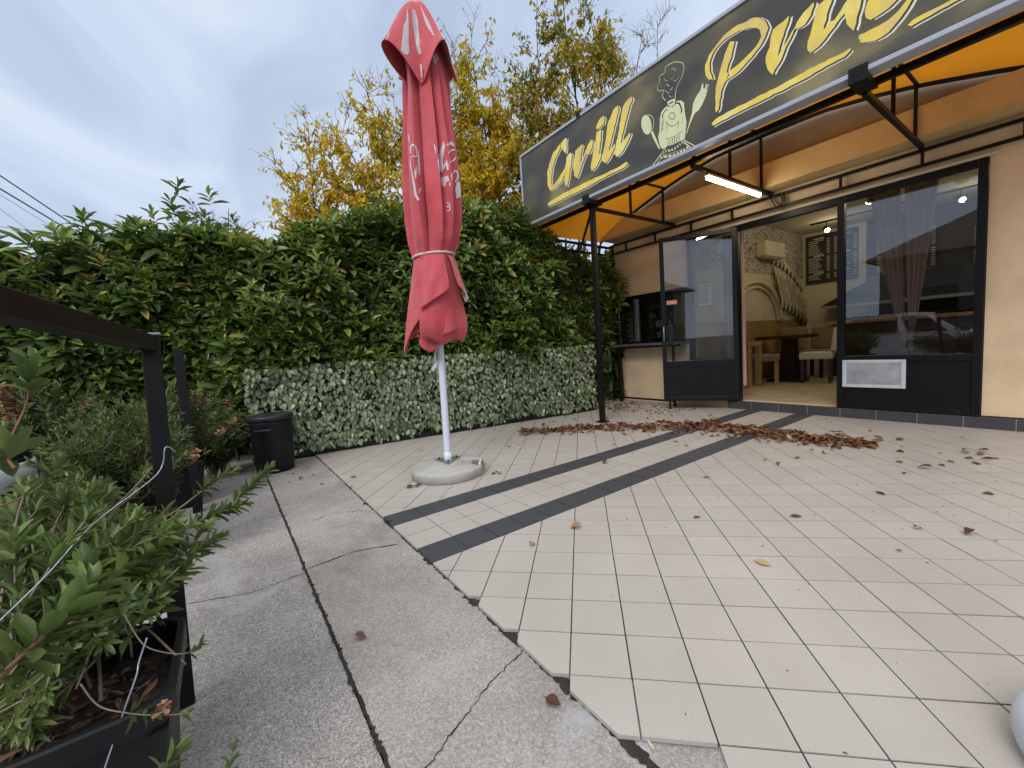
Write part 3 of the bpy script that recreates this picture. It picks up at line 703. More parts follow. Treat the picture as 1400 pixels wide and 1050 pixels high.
def body(t, phi):
    z = 1.86+t*(3.72-1.86); R = np.interp(z, zk, rk); u, w, i = lobe(phi, z)
    k = min(1, (z-1.86)/.3)*(1 if z < 3.3 else max(0, (3.72-z)/.42))
    e = .94
    s = (.02+.98*(u/e)**.5) if u < e else max(0, 1-((u-e)/(1-e))**1.6)
    d = .28+.46*min(1, w/1.0)
    return z, R*(1.08-d*(1-s)*(0.30+.70*k)) + .004*math.sin(z*9+phi*5)+.004*math.sin(z*4.3+phi*3)
phis = np.linspace(-math.pi, math.pi, 420)
cloth = sheet(range(70), phis, body, offb); cl = cloth.build('folded_cloth', 'fabric', um, smooth=True)
DEC = [cloth]
# skirts under the strap: (phi range, top radius, bottom radius, bottom z function, folds)
def skirt(p0, p1, r0, r1, zb, fold=.02, nf=2., curl=0., n=46, m=34, name='skirt_flap', ztop=1.895):
    ph = np.linspace(rad(p0), rad(p1), n)
    def rf(t, phi):
        u = (phi-rad(p0))/(rad(p1)-rad(p0)); b = zb(u); z = ztop+(b-ztop)*t
        R = r0+(r1-r0)*t**.8 + fold*t*math.sin(u*math.pi*nf+.6) + .006*math.sin(u*9+t*7)*t
        if curl and t > .8: R -= curl*((t-.8)/.2)**2
        return z, R
    s_ = sheet(range(m), ph, rf, offb); o = s_.build(name, 'fabric', um, smooth=True); DEC.append(s_)
    md = o.modifiers.new('solid', 'SOLIDIFY'); md.thickness = .003; md.offset = 0; return o
skirt(-175, -15, .150, .235, lambda u: 1.24+.03*math.sin(u*9), .03, 4)
skirt(10, 200, .150, .225, lambda u: 1.22+.04*math.sin(u*7), .03, 4)
skirt(-112, -23, .160, .262, lambda u: 1.085+.02*abs(u-.25)*4 + .26*max(0, u-.28)/.72, .014, 1.4)
skirt(-30, 96, .158, .268, lambda u: 1.165+.05*(2*u-.9)**2+.018*math.sin(u*13), .022, 2.6, .055)
skirt(-27, 28, .172, .262, lambda u: 1.44+.16*u, .012, 1.3)
skirt(40, 104, .172, .285, lambda u: 1.62-.10*math.sin(u*3.0)-.04*u, .02, 2.0)
skirt(-52, 12, .10, .165, lambda u: 1.095+.10*abs(2*u-1)**2, .02, 2.5)
pt_ = skirt(60, 96, .245, .285, lambda u: 1.50+.05*u, .0, 1., ztop=1.64, name='pale_corner'); pt_.data.materials[0] = M['print_grey']
m_ = MB(); pts = [upt(p, float(np.interp(1.9, zk, rk))*1.02+.006, 1.905+.012*math.sin(p), offb(1.9)) for p in np.linspace(0, 2*math.pi, 41)]
m_.tube(pts, .011, 6, False); M['strap'] = simple('strap', (.66, .56, .52), .7, 0., .05); m_.build('strap', 'strap', um, smooth=True)
# cap with four drooping corners
ztc = 3.93; CORN = [rad(-10), rad(74), rad(168), rad(-100)]
def capb(phi):
    d = min(abs((phi-c+math.pi) % (2*math.pi)-math.pi) for c in CORN)/rad(43); return min(1, d)   # 0 at a corner, 1 at the middle of a side
def cap(t, phi):
    m = capb(phi); ms = m*m*(3-2*m)
    def near_(c, w): return max(0, 1-abs((phi-rad(c)+math.pi) % (2*math.pi)-math.pi)/rad(w))
    zb = 3.20+.28*ms+.10*(1-ms)*(near_(74, 44) > 0)+.16*(1-ms)*(near_(-100, 44) > 0)
    rb = .20+.09*ms
    rb += .055*ms*near_(-55, 42)**.5 + .06*(1-ms)*near_(74, 40) - .03*(1-ms)*near_(-100, 40)
    z = ztc-(ztc-zb)*t**1.15 - .0
    r = .012+(rb-.012)*(.42*t**.42+.58*t) if t < .9 else rb*(.42*t**.42+.58*t)+.012*(1-t)
    r += .012*t*math.sin(phi*7)*(1-ms) + .02*ms*max(0, t-.82)/.18
    return z, r
cs = sheet(range(46), np.linspace(-math.pi, math.pi, 200), cap, lambda z: float(np.interp(z, [3.3, 3.95], [.03, .0])))
co = cs.build('cap', 'fabric', um, smooth=True); _md = co.modifiers.new('s', 'SOLIDIFY'); _md.thickness = .003; _md.offset = 0; DEC.append(cs)
m_ = MB().tube([upt(0, .20, 3.33), upt(0, .205, 3.28), upt(0, .2, 3.235)], .007, 6); m_.build('cord_end', 'strap', um)
# printed script and faded patches laid on the cloth
BV = BVHTree.FromPolygons([Vector(v) for s_ in DEC for v in s_.v], [tuple(i+o for i in f) for s_, o in zip(DEC, np.cumsum([0]+[len(s_.v) for s_ in DEC[:-1]])) for f in s_.f])
def inside(p, poly):
    c = False; j = len(poly)-1
    for i in range(len(poly)):
        (xi, yi), (xj, yj) = poly[i], poly[j]
        if (yi > p[1]) != (yj > p[1]) and p[0] < (xj-xi)*(p[1]-yi)/(yj-yi)+xi: c = not c
        j = i
    return c
def decal(polys, name, mat, step=.55):
    m_ = MB(); org = Vector(CAM)
    for pl in polys:
        xs_ = [p[0] for p in pl]; ys_ = [p[1] for p in pl]; hit = {}
        def h(i, j):
            if (i, j) not in hit:
                d = Vector(ray(x0+i*step, y0+j*step)); l_, n_, _, dist = BV.ray_cast(org, d.normalized())
                hit[(i, j)] = None if l_ is None else (np.array(l_)-np.array(d.normalized())*.005, dist)
            return hit[(i, j)]
        x0, y0 = min(xs_), min(ys_); ids = {}
        for i in range(int((max(xs_)-x0)/step)+1):
            for j in range(int((max(ys_)-y0)/step)+1):
                if not inside((x0+(i+.5)*step, y0+(j+.5)*step), pl): continue
                q = [h(i, j), h(i+1, j), h(i+1, j+1), h(i, j+1)]
                if any(k is None for k in q): continue
                ds = [k[1] for k in q]
                if max(ds)-min(ds) > .035: continue
                idx = []
                for kk, k in zip(((i, j), (i+1, j), (i+1, j+1), (i, j+1)), q):
                    if kk not in ids: ids[kk] = len(m_.v); m_.v.append(tuple(k[0]))
                    idx.append(ids[kk])
                m_.f.append(tuple(idx))
    if m_.f: m_.build(name, mat, um, smooth=True)
def cr(ox, oy, s, pl): return [(ox+a/s, oy+b/s) for a, b in pl]
for _p in [cr(510, 0, 8.745, p) for p in (
 [(405,110),(415,110),(425,250),(430,640),(410,660),(365,640),(335,590),(350,450),(365,300),(395,240)],
 [(465,110),(505,115),(540,280),(560,540),(580,640),(550,655),(525,600),(500,450),(475,280)],
 [(290,105),(325,85),(250,260),(165,480),(140,520),(205,350)], [(565,55),(612,160),(665,255),(740,430),(715,420),(640,310),(600,190)],
 [(755,630),(785,700),(770,750),(740,765),(720,720),(715,670)])]: decal([_p], 'worn_print', 'print_grey')
def ribbon(pts, w):
    P = np.array(sm(pts, 4)); T = np.gradient(P, axis=0); T /= np.linalg.norm(T, axis=1)[:, None]+1e-9; n_ = np.c_[-T[:, 1], T[:, 0]]
    ww = np.interp(np.linspace(0, 1, len(P)), np.linspace(0, 1, len(w)), w)[:, None]/2 if not np.isscalar(w) else w/2
    return [tuple(p) for p in P+n_*ww]+[tuple(p) for p in (P-n_*ww)[::-1]]
Z6 = lambda pl: cr(545, 180, 8.75, pl)
for _p in [Z6(p) for p in (
 ribbon([(112,30),(125,80),(128,140)], [8, 16, 4]), ribbon([(150,270),(140,200),(165,155),(205,190),(220,260),(215,300)], [12, 18, 22, 22, 16, 10]), ribbon([(155,292),(215,300)], 14),
 ribbon([(230,230),(240,350),(245,460),(250,520)], [14, 26, 24, 8]), ribbon([(150,300),(140,380),(160,500),(185,640),(205,760),(250,820)], [10, 14, 16, 26, 34, 30]), ribbon([(215,420),(205,480),(205,560)], [10, 34, 8]), ribbon([(240,740),(255,690),(275,680)], [10, 26, 10]),
 ribbon([(425,155),(440,200),(445,260)], [10, 22, 6]), [(535,115),(505,200),(480,280),(470,360),(485,480),(515,490),(545,440),(560,400),(590,390),(575,330),(560,370),(535,410),(525,340),(545,240),(560,170)], [(560,380),(600,380),(600,460),(585,465),(565,420)],
 [(500,555),(590,525),(610,590),(575,600),(555,665),(515,640)], [(605,600),(622,620),(618,665),(603,640)],
 ribbon([(585,165),(625,140),(665,170)], [30, 40, 26]), ribbon([(600,260),(630,225),(680,215)], [10, 24, 20]), ribbon([(610,370),(660,340),(692,295)], [10, 24, 16]),
 ribbon([(650,580),(638,520),(675,468),(712,500),(705,560),(670,605)], [14, 20, 22, 26, 22, 12]), [(690,610),(745,585),(755,700),(768,770),(730,785),(690,800),(678,700)],
 ribbon([(575,850),(605,855),(610,885),(580,890)], 12), ribbon([(575,905),(612,900),(608,940),(575,945)], 12))]: decal([_p], 'script_stroke', 'print_white')
# pole, release lever, concrete base
MB().tube([axis(z) for z in np.linspace(.10, 3.85, 30)], .031, 20).build('pole', 'white_paint', um, smooth=True)
MB().tube([axis(.11), axis(.20)], .036, 20).build('pole_socket', 'white_paint', um, smooth=True)
a_ = axis(1.03); MB().tube([a_-VR*.02, a_-VR*.055-np.array((0, 0, .06)), a_-VR*.085-np.array((0, 0, .10))], .017, 8).build('crank_lever', 'white_paint', um, smooth=True)
a_ = axis(1.13); MB().tube([a_+VF*.03, a_+VF*.04-VR*.03+np.array((0, 0, .03)), a_+VF*.045-VR*.05-np.array((0, 0, .05)), a_+VF*.045-VR*.06-np.array((0, 0, .12))], .010, 6).build('pull_cord', 'strap', um, smooth=True)
def conc_base():
    m, nt, b = new_mat('cast_concrete'); n = noise(nt, 4, 7, .65); n2 = noise(nt, 70, 3, .6)
    r = ramp(nt, n.outputs['Fac'], [(.3, (.27, .26, .24)), (.6, (.40, .39, .36))]); L(nt, r.outputs[0], b.inputs['Base Color']); b.inputs['Roughness'].default_value = .8
    bump(nt, b, n2.outputs['Fac'], .3, .003); return m
M['cast'] = conc_base()
bs = thing('concrete_parasol_weight', 'round grey concrete base carrying the closed red parasol', 'parasol weight', tuple(UB))
prof = [(.318, .001), (.325, .006), (.328, .05), (.328, .072), (.322, .080), (.30, .086), (.18, .110), (.05, .120)]
m_ = MB().lathe(UB, prof, 64); v_ = []
nd = VR*.86+VF*.15; nd /= np.linalg.norm(nd)
for p in m_.v:                                            # recess for the wheel on the right hand side
    q = np.array(p)-UB; s_ = q[:3]@nd; l_ = abs(np.cross(nd, q)[2])
    if s_ > .22 and l_ < .085: q = q-nd*(s_-.215)
    v_.append(tuple(UB+q))
m_.v = v_; m_.build('slab', 'cast', bs, smooth=True, bevel=0)
w0 = UB+nd*.285+np.array((0, 0, .045)); tn = np.cross(nd, (0, 0, 1))
MB().tube([w0-tn*.02, w0+tn*.02], .042, 18).build('wheel', 'galvanised', bs)
MB().tube([w0-tn*.085+np.array((0, 0, .035)), w0+tn*.085+np.array((0, 0, .035))], .011, 8).build('handle_bar', 'white_paint', bs)
m_ = MB(); tri = [UB+np.array((0, 0, .122))+(VF*math.cos(t)+VR*math.sin(t))*.135 for t in (0, 2.094, 4.189)]
m_.add([tuple(p) for p in tri]+[tuple(p+np.array((0, 0, .007))) for p in tri], [(2, 1, 0), (3, 4, 5), (0, 1, 4, 3), (1, 2, 5, 4), (2, 0, 3, 5)]); m_.build('fixing_plate', 'galvanised', bs)
m_ = MB()
for t in (0, 2.094, 4.189):
    c_ = UB+np.array((0, 0, .129))+(VF*math.cos(t)+VR*math.sin(t))*.09; m_.tube([c_, c_+np.array((0, 0, .014))], .009, 6)
m_.build('bolts', 'black_steel', bs)
# second base, white plastic, at the right hand edge
b2 = thing('plastic_parasol_weight', 'rounded white plastic parasol weight at the lower right corner of the terrace', 'parasol weight', (1.522, .772, 0))
m_ = MB().lathe((1.522, .772, 0), [(.19, .004), (.215, .010), (.226, .045), (.223, .085), (.208, .115), (.18, .132), (.10, .14), (.045, .145), (.04, .19), (.03, .20)], 48)
m_.build('water_tank', 'white_plastic', b2, smooth=True)
MB().tube([(1.522, .772, .19), (1.522, .772, .36)], .030, 16).build('socket', 'white_plastic', b2, smooth=True)

# ================================================================== HEDGE, LEAF SCREEN
def xh(y): return -3.86+.163*(y+.21)
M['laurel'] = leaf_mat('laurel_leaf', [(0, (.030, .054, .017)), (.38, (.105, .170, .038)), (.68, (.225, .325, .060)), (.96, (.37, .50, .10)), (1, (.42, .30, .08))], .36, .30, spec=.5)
hd = thing('laurel_hedge', 'tall dark green laurel hedge with upright glossy shoots beside the terrace', 'hedge', (-4.4, .5, 0))
ytop = [(-4.6, 2.35), (-3.2, 2.28), (-2.6, 2.40), (-2.25, 2.22), (-1.7, 2.50), (-1.25, 2.48), (-.85, 2.62), (-.5, 2.45), (-.1, 2.50), (.3, 2.72), (.9, 2.90), (1.5, 3.02), (2.3, 3.08), (3.0, 3.0), (3.6, 2.72), (4.2, 2.62), (5.0, 2.5)]
def htop(y): return np.interp(y, [a for a, b in ytop], [b for a, b in ytop])
def lump(y, z): return .13*np.sin(2.3*y+1.1*z)+.09*np.sin(4.1*y-2.9*z+1)+.05*np.sin(7*y+6*z)
n1 = 5200
y = rng.uniform(-4.4, 5.0, n1); z = rng.uniform(.15, 1, n1)**.8*htop(y)
low = np.where((z < 1.0) & (y > -.5), -.35, 0.)
d = np.where(rng.random(n1) < .55, rng.uniform(0, .12, n1), rng.uniform(.1, .75, n1))
P = np.c_[xh(y)-.02+lump(y, z)-d+low-.38*np.clip((y-3.7)/.5, 0, 1)-.22*np.clip((z-htop(y)+.6)/.6, 0, 1), y, z]
A = np.c_[rng.uniform(.1, .9, n1), rng.normal(0, .35, n1), rng.uniform(.25, 1.1, n1)]
n2 = 900                                                  # crown shoots along the top
y2 = rng.uniform(-4.4, 5.0, n2); xo = rng.uniform(.1, 1.0, n2)+.5*np.clip((y2-3.7)/.5, 0, 1)
P2 = np.c_[xh(y2)-xo, y2, htop(y2)+rng.normal(0, .07, n2)+.08*np.sin(9*y2)-.25*np.abs(xo-.45)]
A2 = np.c_[rng.normal(.15, .25, n2), rng.normal(0, .3, n2), np.ones(n2)]
P = np.r_[P, P2]; A = np.r_[A, A2]; nn = len(P)
sh_t = np.clip(rng.normal(.36, .14, nn)+np.where(rng.random(nn) < .2, .3, 0), 0, .95)
pp, dd, uu, ss = rosettes(P, A, 9, .135, (28, 92), .10)
ss = ss*np.tile(np.exp(rng.normal(0, .22, nn)), 9); k9 = np.repeat(np.arange(9), nn); tone = np.clip(np.tile(sh_t, 9)+rng.normal(0, .12, len(pp))+.14*(k9 < 3), 0, 1); dead = rng.random(len(pp)) < .012; tone[dead] = 1.0
leaves('foliage', pp, dd, uu, ss, ss*.34, T_LONG, 'laurel', hd, tone)
# tall sprigs that break the skyline
P = []; A = []
for (py_, n_) in ((-2.55, 4), (-1.75, 3), (-1.45, 2), (-1.2, 3), (-.95, 5), (-.8, 4), (-.62, 3), (.6, 2), (1.2, 3), (2.0, 2), (2.7, 2), (-3.0, 3), (3.1, 2)):
    for q in range(n_): P.append((xh(py_)-.35+rng.normal(0, .12), py_+rng.normal(0, .08), htop(py_)+.09+.085*q+rng.normal(0, .03))); A.append((rng.normal(0, .15), rng.normal(0, .15), 1))
P = np.array(P); pp, dd, uu, ss = rosettes(P, np.array(A), 10, .14, (25, 88), .14)
leaves('top_foliage', pp, dd, uu, ss, ss*.30, T_LONG, 'laurel', hd, np.clip(rng.normal(.5, .15, len(pp)), 0, 1))
m_ = MB()
for q in range(70):
    y_ = rng.uniform(-4.2, 4.9); x_ = xh(y_)-rng.uniform(.35, .7); pts = [(x_, y_, 0)]
    for k in range(1, 6): pts.append((x_+rng.normal(0, .06)*k, y_+rng.normal(0, .08)*k, htop(y_)*.9*k/5))
    m_.tube(pts, [.022, .018, .015, .012, .009, .005], 5)
for q in range(170):
    y_ = rng.uniform(-3.5, 4.4); z_ = rng.uniform(.5, .95)*htop(y_); x_ = xh(y_)-rng.uniform(.05, .3)
    m_.tube(curve((x_-.25, y_+rng.normal(0, .2), z_-rng.uniform(.2, .5)), (x_+.06, y_, z_), .1, .03, 6), [.007, .006, .005, .004, .003, .002], 4)
m_.build('stems', 'bark', hd)
# darker leaf fill deep in the hedge, its inner shade put into the tone
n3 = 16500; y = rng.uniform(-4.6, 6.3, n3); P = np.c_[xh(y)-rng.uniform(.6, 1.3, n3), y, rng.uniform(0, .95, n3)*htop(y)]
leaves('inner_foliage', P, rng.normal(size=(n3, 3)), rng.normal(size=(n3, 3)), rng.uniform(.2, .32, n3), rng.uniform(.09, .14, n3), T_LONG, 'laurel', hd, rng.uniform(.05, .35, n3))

sc_ = thing('leaf_screen', 'low screen of pale artificial ivy leaves along the foot of the hedge', 'leaf screen', (-3.6, 1.6, 0))
Y0, Y1 = -.62, 3.98
M['ivy'] = leaf_mat('artificial_leaf', [(0, (.064, .092, .044)), (.4, (.165, .215, .115)), (.8, (.315, .365, .225)), (1, (.48, .52, .36))], .46, .10, spec=.35)
m_ = MB(); K = 24
for i in range(K):
    a, b = Y0+(Y1-Y0)*i/K, Y0+(Y1-Y0)*(i+1)/K
    m_.add([(xh(a)-.03, a, .05), (xh(b)-.03, b, .05), (xh(b)-.03, b, 1.06), (xh(a)-.03, a, 1.06), (xh(a)-.05, a, .05), (xh(b)-.05, b, .05), (xh(b)-.05, b, 1.06), (xh(a)-.05, a, 1.06)], [(0, 1, 2, 3), (7, 6, 5, 4), (3, 2, 6, 7)])
M['mesh_green'] = simple('backing', (.016, .026, .012), .8, 0., .5, 30); m_.build('backing_mesh', 'mesh_green', sc_)
n = 6800; y = rng.uniform(Y0, Y1, n); z = rng.uniform(.07, 1.06, n)+.02*np.sin(y*5)
z = np.minimum(z, 1.05+.008*np.sin(y*11)+.006*np.sin(y*31))
puff = .035*np.sin(y*7.1)*np.sin(z*9+y*3)+.02*np.sin(y*17+z*11)
P = np.c_[xh(y)+rng.uniform(-.025, .075, n)+puff, y, z]
D = np.c_[rng.uniform(.1, .8, n), rng.normal(0, .45, n), -np.ones(n)+rng.normal(0, .25, n)]
U = np.c_[np.ones(n), rng.normal(0, .35, n), rng.normal(.35, .3, n)]
ln = rng.uniform(.045, .075, n)
leaves('ivy_leaves', P, D, U, ln, ln*.66, T_HEART, 'ivy', sc_, np.clip(rng.normal(.55, .2, n), 0, 1))
m_ = MB()
for i in range(K):
    a, b = Y0+(Y1-Y0)*i/K, Y0+(Y1-Y0)*(i+1)/K
    m_.bar((xh(a)+.005, a, .03), (xh(b)+.005, b, .03), .05, .06)
m_.build('base_strip', 'black_plastic', sc_)

# ------------------------------------------------------------------ bin
bc = np.array((-3.49, -.45, -.016)); bn = thing('rubbish_bin', 'black round plastic bin with lid standing against the leaf screen', 'bin', tuple(bc))
MB().lathe(bc, [(.168, .002), (.173, .01), (.186, .25), (.196, .50), (.199, .545)], 48).build('body', 'black_plastic', bn, smooth=True)
MB().lathe(bc, [(.208, .535), (.214, .545), (.214, .572), (.206, .584), (.18, .588), (.175, .580), (.06, .584), (.05, .592), (.01, .593)], 48).build('lid', 'lid_plastic', bn, smooth=True)
g0 = bc+np.array((.9, -.4, 0))/.985*.199
m_ = MB(); tg = np.array((.4, .9, 0))/.985
m_.tube([g0-tg*.07+np.array((0, 0, .475)), g0-tg*.07+np.array((.03, -.012, .455)), g0+tg*.07+np.array((.03, -.012, .455)), g0+tg*.07+np.array((0, 0, .475))], .010, 8).build('handle', 'lid_plastic', bn, smooth=True)
# ------------------------------------------------------------------ fence
fn = thing('metal_railing', 'black square steel railing with a wide top rail in the left foreground', 'railing', (-.29, -1.04, 0))
pb_ = onp(254, 962, Z=-.02); ptp = dep(205, 459, (pb_-CAM)@CF)
MB().bar(pb_, ptp, .05, .05, up=(1, .1, 0)).build('post', 'black_steel', fn, bevel=.003)
MB().bar(ptp+(0, 0, .0005), ptp+(0, 0, .008), .056, .056, up=(1, .1, 0)).build('post_cap', 'galvanised', fn, bevel=.002)
rl = dep(0, 417, .66); r0_ = ptp-np.array((0, 0, .028)); r1_ = r0_+(rl-r0_)*1.5
MB().bar(r0_+unit(r1_-r0_)*.026, r1_, .045, .05).build('top_rail', 'black_steel', fn, bevel=.003)
MB().box((r1_[0]-.05, r1_[1]-.025, -.02), (r1_[0], r1_[1]+.025, r1_[2]-.027)).build('post', 'black_steel', fn, bevel=.003)
sb_ = onp(271, 700, Z=-.02); st_ = dep(243, 478, (sb_-CAM)@CF)
sp = MB().bar(sb_, st_, .062, .062, up=(1, .1, 0)).build('steel_post', 'black_steel', bevel=.004); tag(sp, 'slim free standing black steel post beyond the railing corner', 'post')
# ------------------------------------------------------------------ planters
def planter(name, label, x0, x1, y0, y1, h, loc=None):
    t = thing(name, label, 'planter', ((x0+x1)/2, (y0+y1)/2, -.02), 'plastic planters along the railing')
    def rr(x0, x1, y0, y1, r, n=6):
        out = []
        for cx, cy, a0 in ((x1-r, y1-r, 0), (x0+r, y1-r, 90), (x0+r, y0+r, 180), (x1-r, y0+r, 270)):
            for k in range(n+1):
                a = rad(a0+90*k/n); out.append((cx+r*math.cos(a), cy+r*math.sin(a)))
        return out
    m_ = MB(); rings = []
    for ins, z in ((.05, -.02), (.012, h-.05), (-.004, h-.05), (-.006, h-.005), (-.002, h), (.010, h), (.014, h-.006), (.022, h-.10)):
        p = rr(x0+ins, x1-ins, y0+ins, y1-ins, max(.01, .06-ins*.5)); rings.append([(a, b, z) for a, b in p])
    k = len(rings[0]); vs = [v for r_ in rings for v in r_]
    fs = [(i*k+j, i*k+(j+1) % k, (i+1)*k+(j+1) % k, (i+1)*k+j) for i in range(len(rings)-1) for j in range(k)]+[tuple(range(k))[::-1]]
    m_.add(vs, fs).build('pot', 'black_plastic', t, smooth=False)
    m_ = MB(); q = 18; gx = np.linspace(x0+.016, x1-.016, q); gy = np.linspace(y0+.016, y1-.016, q)
    for b in gy:
        for a in gx: m_.add([(a, b, h-.075+rng.normal(0, .008))], [])
    m_.f = [(j*q+i, j*q+i+1, (j+1)*q+i+1, (j+1)*q+i) for j in range(q-1) for i in range(q-1)]
    s_ = m_.build('soil', 'soil', t, smooth=True)
    n = 260; P = np.c_[rng.uniform(x0+.03, x1-.03, n), rng.uniform(y0+.03, y1-.03, n), np.full(n, h-.068)]
    leaves('litter', P, np.c_[rng.normal(size=(n, 2)), rng.normal(0, .3, n)], np.c_[rng.normal(0, .5, (n, 2)), np.ones(n)], rng.uniform(.015, .05, n), rng.uniform(.004, .012, n), T_LANCE, 'litter', s_)
    return t
M['litter'] = leaf_mat('dry_litter', [(0, (.05, .028, .018)), (.6, (.13, .075, .045)), (1, (.26, .16, .10))], .8, 0)
planter('planter', 'large black plastic planter with bare soil in the bottom left corner', -.085, .285, -1.42, -.965, .405)
planter('planter', 'black plastic planter behind the railing post', -2.12, -1.55, -1.55, -1.12, .36)
planter('planter', 'far black plastic planter next to the slim steel post', -3.25, -2.72, -1.45, -1.0, .36)
dr = thing('barrel', 'black round barrel with a white band half hidden by shrubs at the left edge', 'barrel', (-2.06, -2.03, -.12))
MB().lathe((-2.06, -2.03, -.12), [(.24, 0), (.28, .3), (.29, .55), (.29, .63)], 40, False).build('drum', 'black_plastic', dr, smooth=True)
MB().lathe((-2.06, -2.03, -.12), [(.29, .6305), (.303, .633), (.306, .76), (.296, .765)], 40, False).build('white_band', 'white_plastic', dr, smooth=True)
MB().lathe((-2.06, -2.03, -.12), [(.292, .766), (.29, .83), (.25, .88), (.12, .90), (.01, .90)], 40).build('lid', 'black_plastic', dr, smooth=True)

# ================================================================== SHRUBS
M['bottle'] = leaf_mat('bottlebrush_leaf', [(0, (.030, .050, .018)), (.45, (.080, .125, .036)), (.75, (.155, .225, .055)), (1, (.28, .35, .095))], .40, .28, spec=.45)
M['brown_bloom'] = leaf_mat('spent_bloom', [(0, (.16, .07, .035)), (.5, (.30, .15, .075)), (1, (.45, .28, .16))], .8, .15)
def along(pts, n, start, l0, ang=(35, 65), tipk=5):
    P = np.array(pts); seg = np.linalg.norm(np.diff(P, axis=0), axis=1); s_ = np.r_[0, np.cumsum(seg)]; s_ /= s_[-1]
    t = np.sort(start+(1-start)*rng.random(n)**.8); t[-tipk:] = 1-.02*rng.random(tipk)
    pos = np.c_[[np.interp(t, s_, P[:, i]) for i in range(3)]].T
    T = np.gradient(P, axis=0); T = unit(np.c_[[np.interp(t, s_, T[:, i]) for i in range(3)]].T)
    h = unit(np.cross(T, np.array((.3, .5, .8)))); k = np.cross(T, h); ph = np.arange(n)*2.4+rng.random()*6
    R = h*np.cos(ph)[:, None]+k*np.sin(ph)[:, None]; al = np.radians(np.interp(t, [start, 1], [ang[1], ang[0]])+rng.normal(0, 9, n))
    D = T*np.cos(al)[:, None]+R*np.sin(al)[:, None]; U = T*np.sin(al)[:, None]-R*np.cos(al)[:, None]+np.array((0, 0, .5))+rng.normal(0, .2, (n, 3))
    return pos, D, U, l0*rng.uniform(.7, 1.15, n)*np.where(t > .97, .75, 1)
class Shrub:
    def __init__(s, name, label, base, group=None): s.root = thing(name, label, 'shrub', tuple(base), group); s.L = []; s.S = {'stem_red': MB(), 'stem_pale': MB()}; s.B = []
    def twig(s, pts, r0, n, l0, w, start=.3, col='stem_pale', tone=.45, ang=(35, 65)):
        s.S[col].tube(pts, np.linspace(r0*.8, r0*.35, len(pts)), 6)
        if n: p, d, u, l_ = along(pts, n, start, l0, ang); s.L.append((p, d, u, l_, l_*w, np.clip(rng.normal(tone, .12, n)+np.linspace(-.1, .18, n), 0, 1)))
    def bloom(s, p, axis_, l_=.07, r=.022, n=40):
        a = unit(np.array(axis_, float)); t = rng.random(n); h = unit(np.cross(a, (.2, .6, .7))); k = np.cross(a, h); ph = rng.random(n)*6.28
        R = h*np.cos(ph)[:, None]+k*np.sin(ph)[:, None]; s.B.append((np.array(p)+a*(t*l_)[:, None]+R*r*.2, R+a*rng.normal(.1, .4, (n, 1)), a+0*R, np.full(n, r), np.full(n, r*.8)))
    def done(s, T=T_LANCE):
        for k, m_ in s.S.items():
            if m_.v: m_.build('branches', k, s.root, smooth=True)
        c = [np.concatenate(q) for q in zip(*s.L)]; leaves('foliage', c[0], c[1], c[2], c[3], c[4], T, 'bottle', s.root, c[5])
        if s.B:
            for c in s.B: leaves('spent_flower', c[0], c[1], c[2], c[3], c[4], T_OBO, 'brown_bloom', s.root)
def pick(poly, n):
    xs_ = [p[0] for p in poly]; ys_ = [p[1] for p in poly]; out = []
    while len(out) < n:
        p = (rng.uniform(min(xs_), max(xs_)), rng.uniform(min(ys_), max(ys_)))
        if inside(p, poly): out.append(p)
    return out
# near shrub growing out of the large planter
A_ = Shrub('bottlebrush_shrub', 'big bottlebrush shrub with arching twigs in the near planter', (.08, -1.2, .33))
base = np.array((.06, -1.2, .34))
def near(poly, n, d0, d1, ll, w, nl, tone, col='stem_pale', outw=.25):
    for x_, y_ in pick(poly, n):
        tip = dep(x_, y_, rng.uniform(d0, d1)); 
        if tip[2] < .3: continue
        b_ = base+np.array((rng.normal(-.06, .12), rng.normal(-.02, .08), rng.uniform(0, .12)))
        pts = curve(b_, tip, rng.uniform(-.05, .25), .02, 10); A_.twig(pts, rng.uniform(.003, .005), nl, ll, w, max(.2, 1-.34/np.linalg.norm(tip-b_)), col, tone)
near([(0, 660), (110, 705), (230, 690), (300, 735), (250, 790), (190, 850), (60, 880), (0, 860)], 105, .95, 1.5, .062, .27, 34, .52)
near([(0, 650), (100, 640), (215, 700), (160, 760), (0, 760)], 50, 1.1, 1.7, .06, .25, 34, .48)
near([(100, 790), (200, 790), (230, 840), (150, 900), (90, 880)], 20, .85, 1.05, .055, .26, 26, .36)
near([(0, 960), (60, 925), (90, 960), (40, 1010), (0, 1020)], 12, .72, .85, .055, .2, 24, .60)
def hero(pl, r, n, l0, w, start, col, tone=.62, ang=(30, 70)):
    P = np.array([dep(*q) for q in pl]); P = np.array(sm(P, 5)); A_.twig(P, r, n, l0, w, start, col, tone, ang)
hero([(-60, 980, .62), (0, 925, .64), (60, 870, .67), (92, 838, .70), (112, 812, .73)], .0075, 46, .075, .36, .35, 'stem_red', .60, (25, 75))
hero([(112, 812, .73), (120, 790, .76), (118, 770, .78)], .003, 20, .06, .36, .1, 'stem_red', .62, (30, 60))
hero([(90, 860, .80), (120, 830, .86), (165, 785, .94), (205, 755, .98), (232, 728, 1.02)], .006, 34, .062, .40, .35, 'stem_red', .62)
hero([(95, 850, .85), (130, 850, .9), (190, 820, .96), (235, 785, 1.0), (262, 758, 1.05), (300, 735, 1.1)], .0045, 26, .045, .3, .5, 'stem_pale', .5)
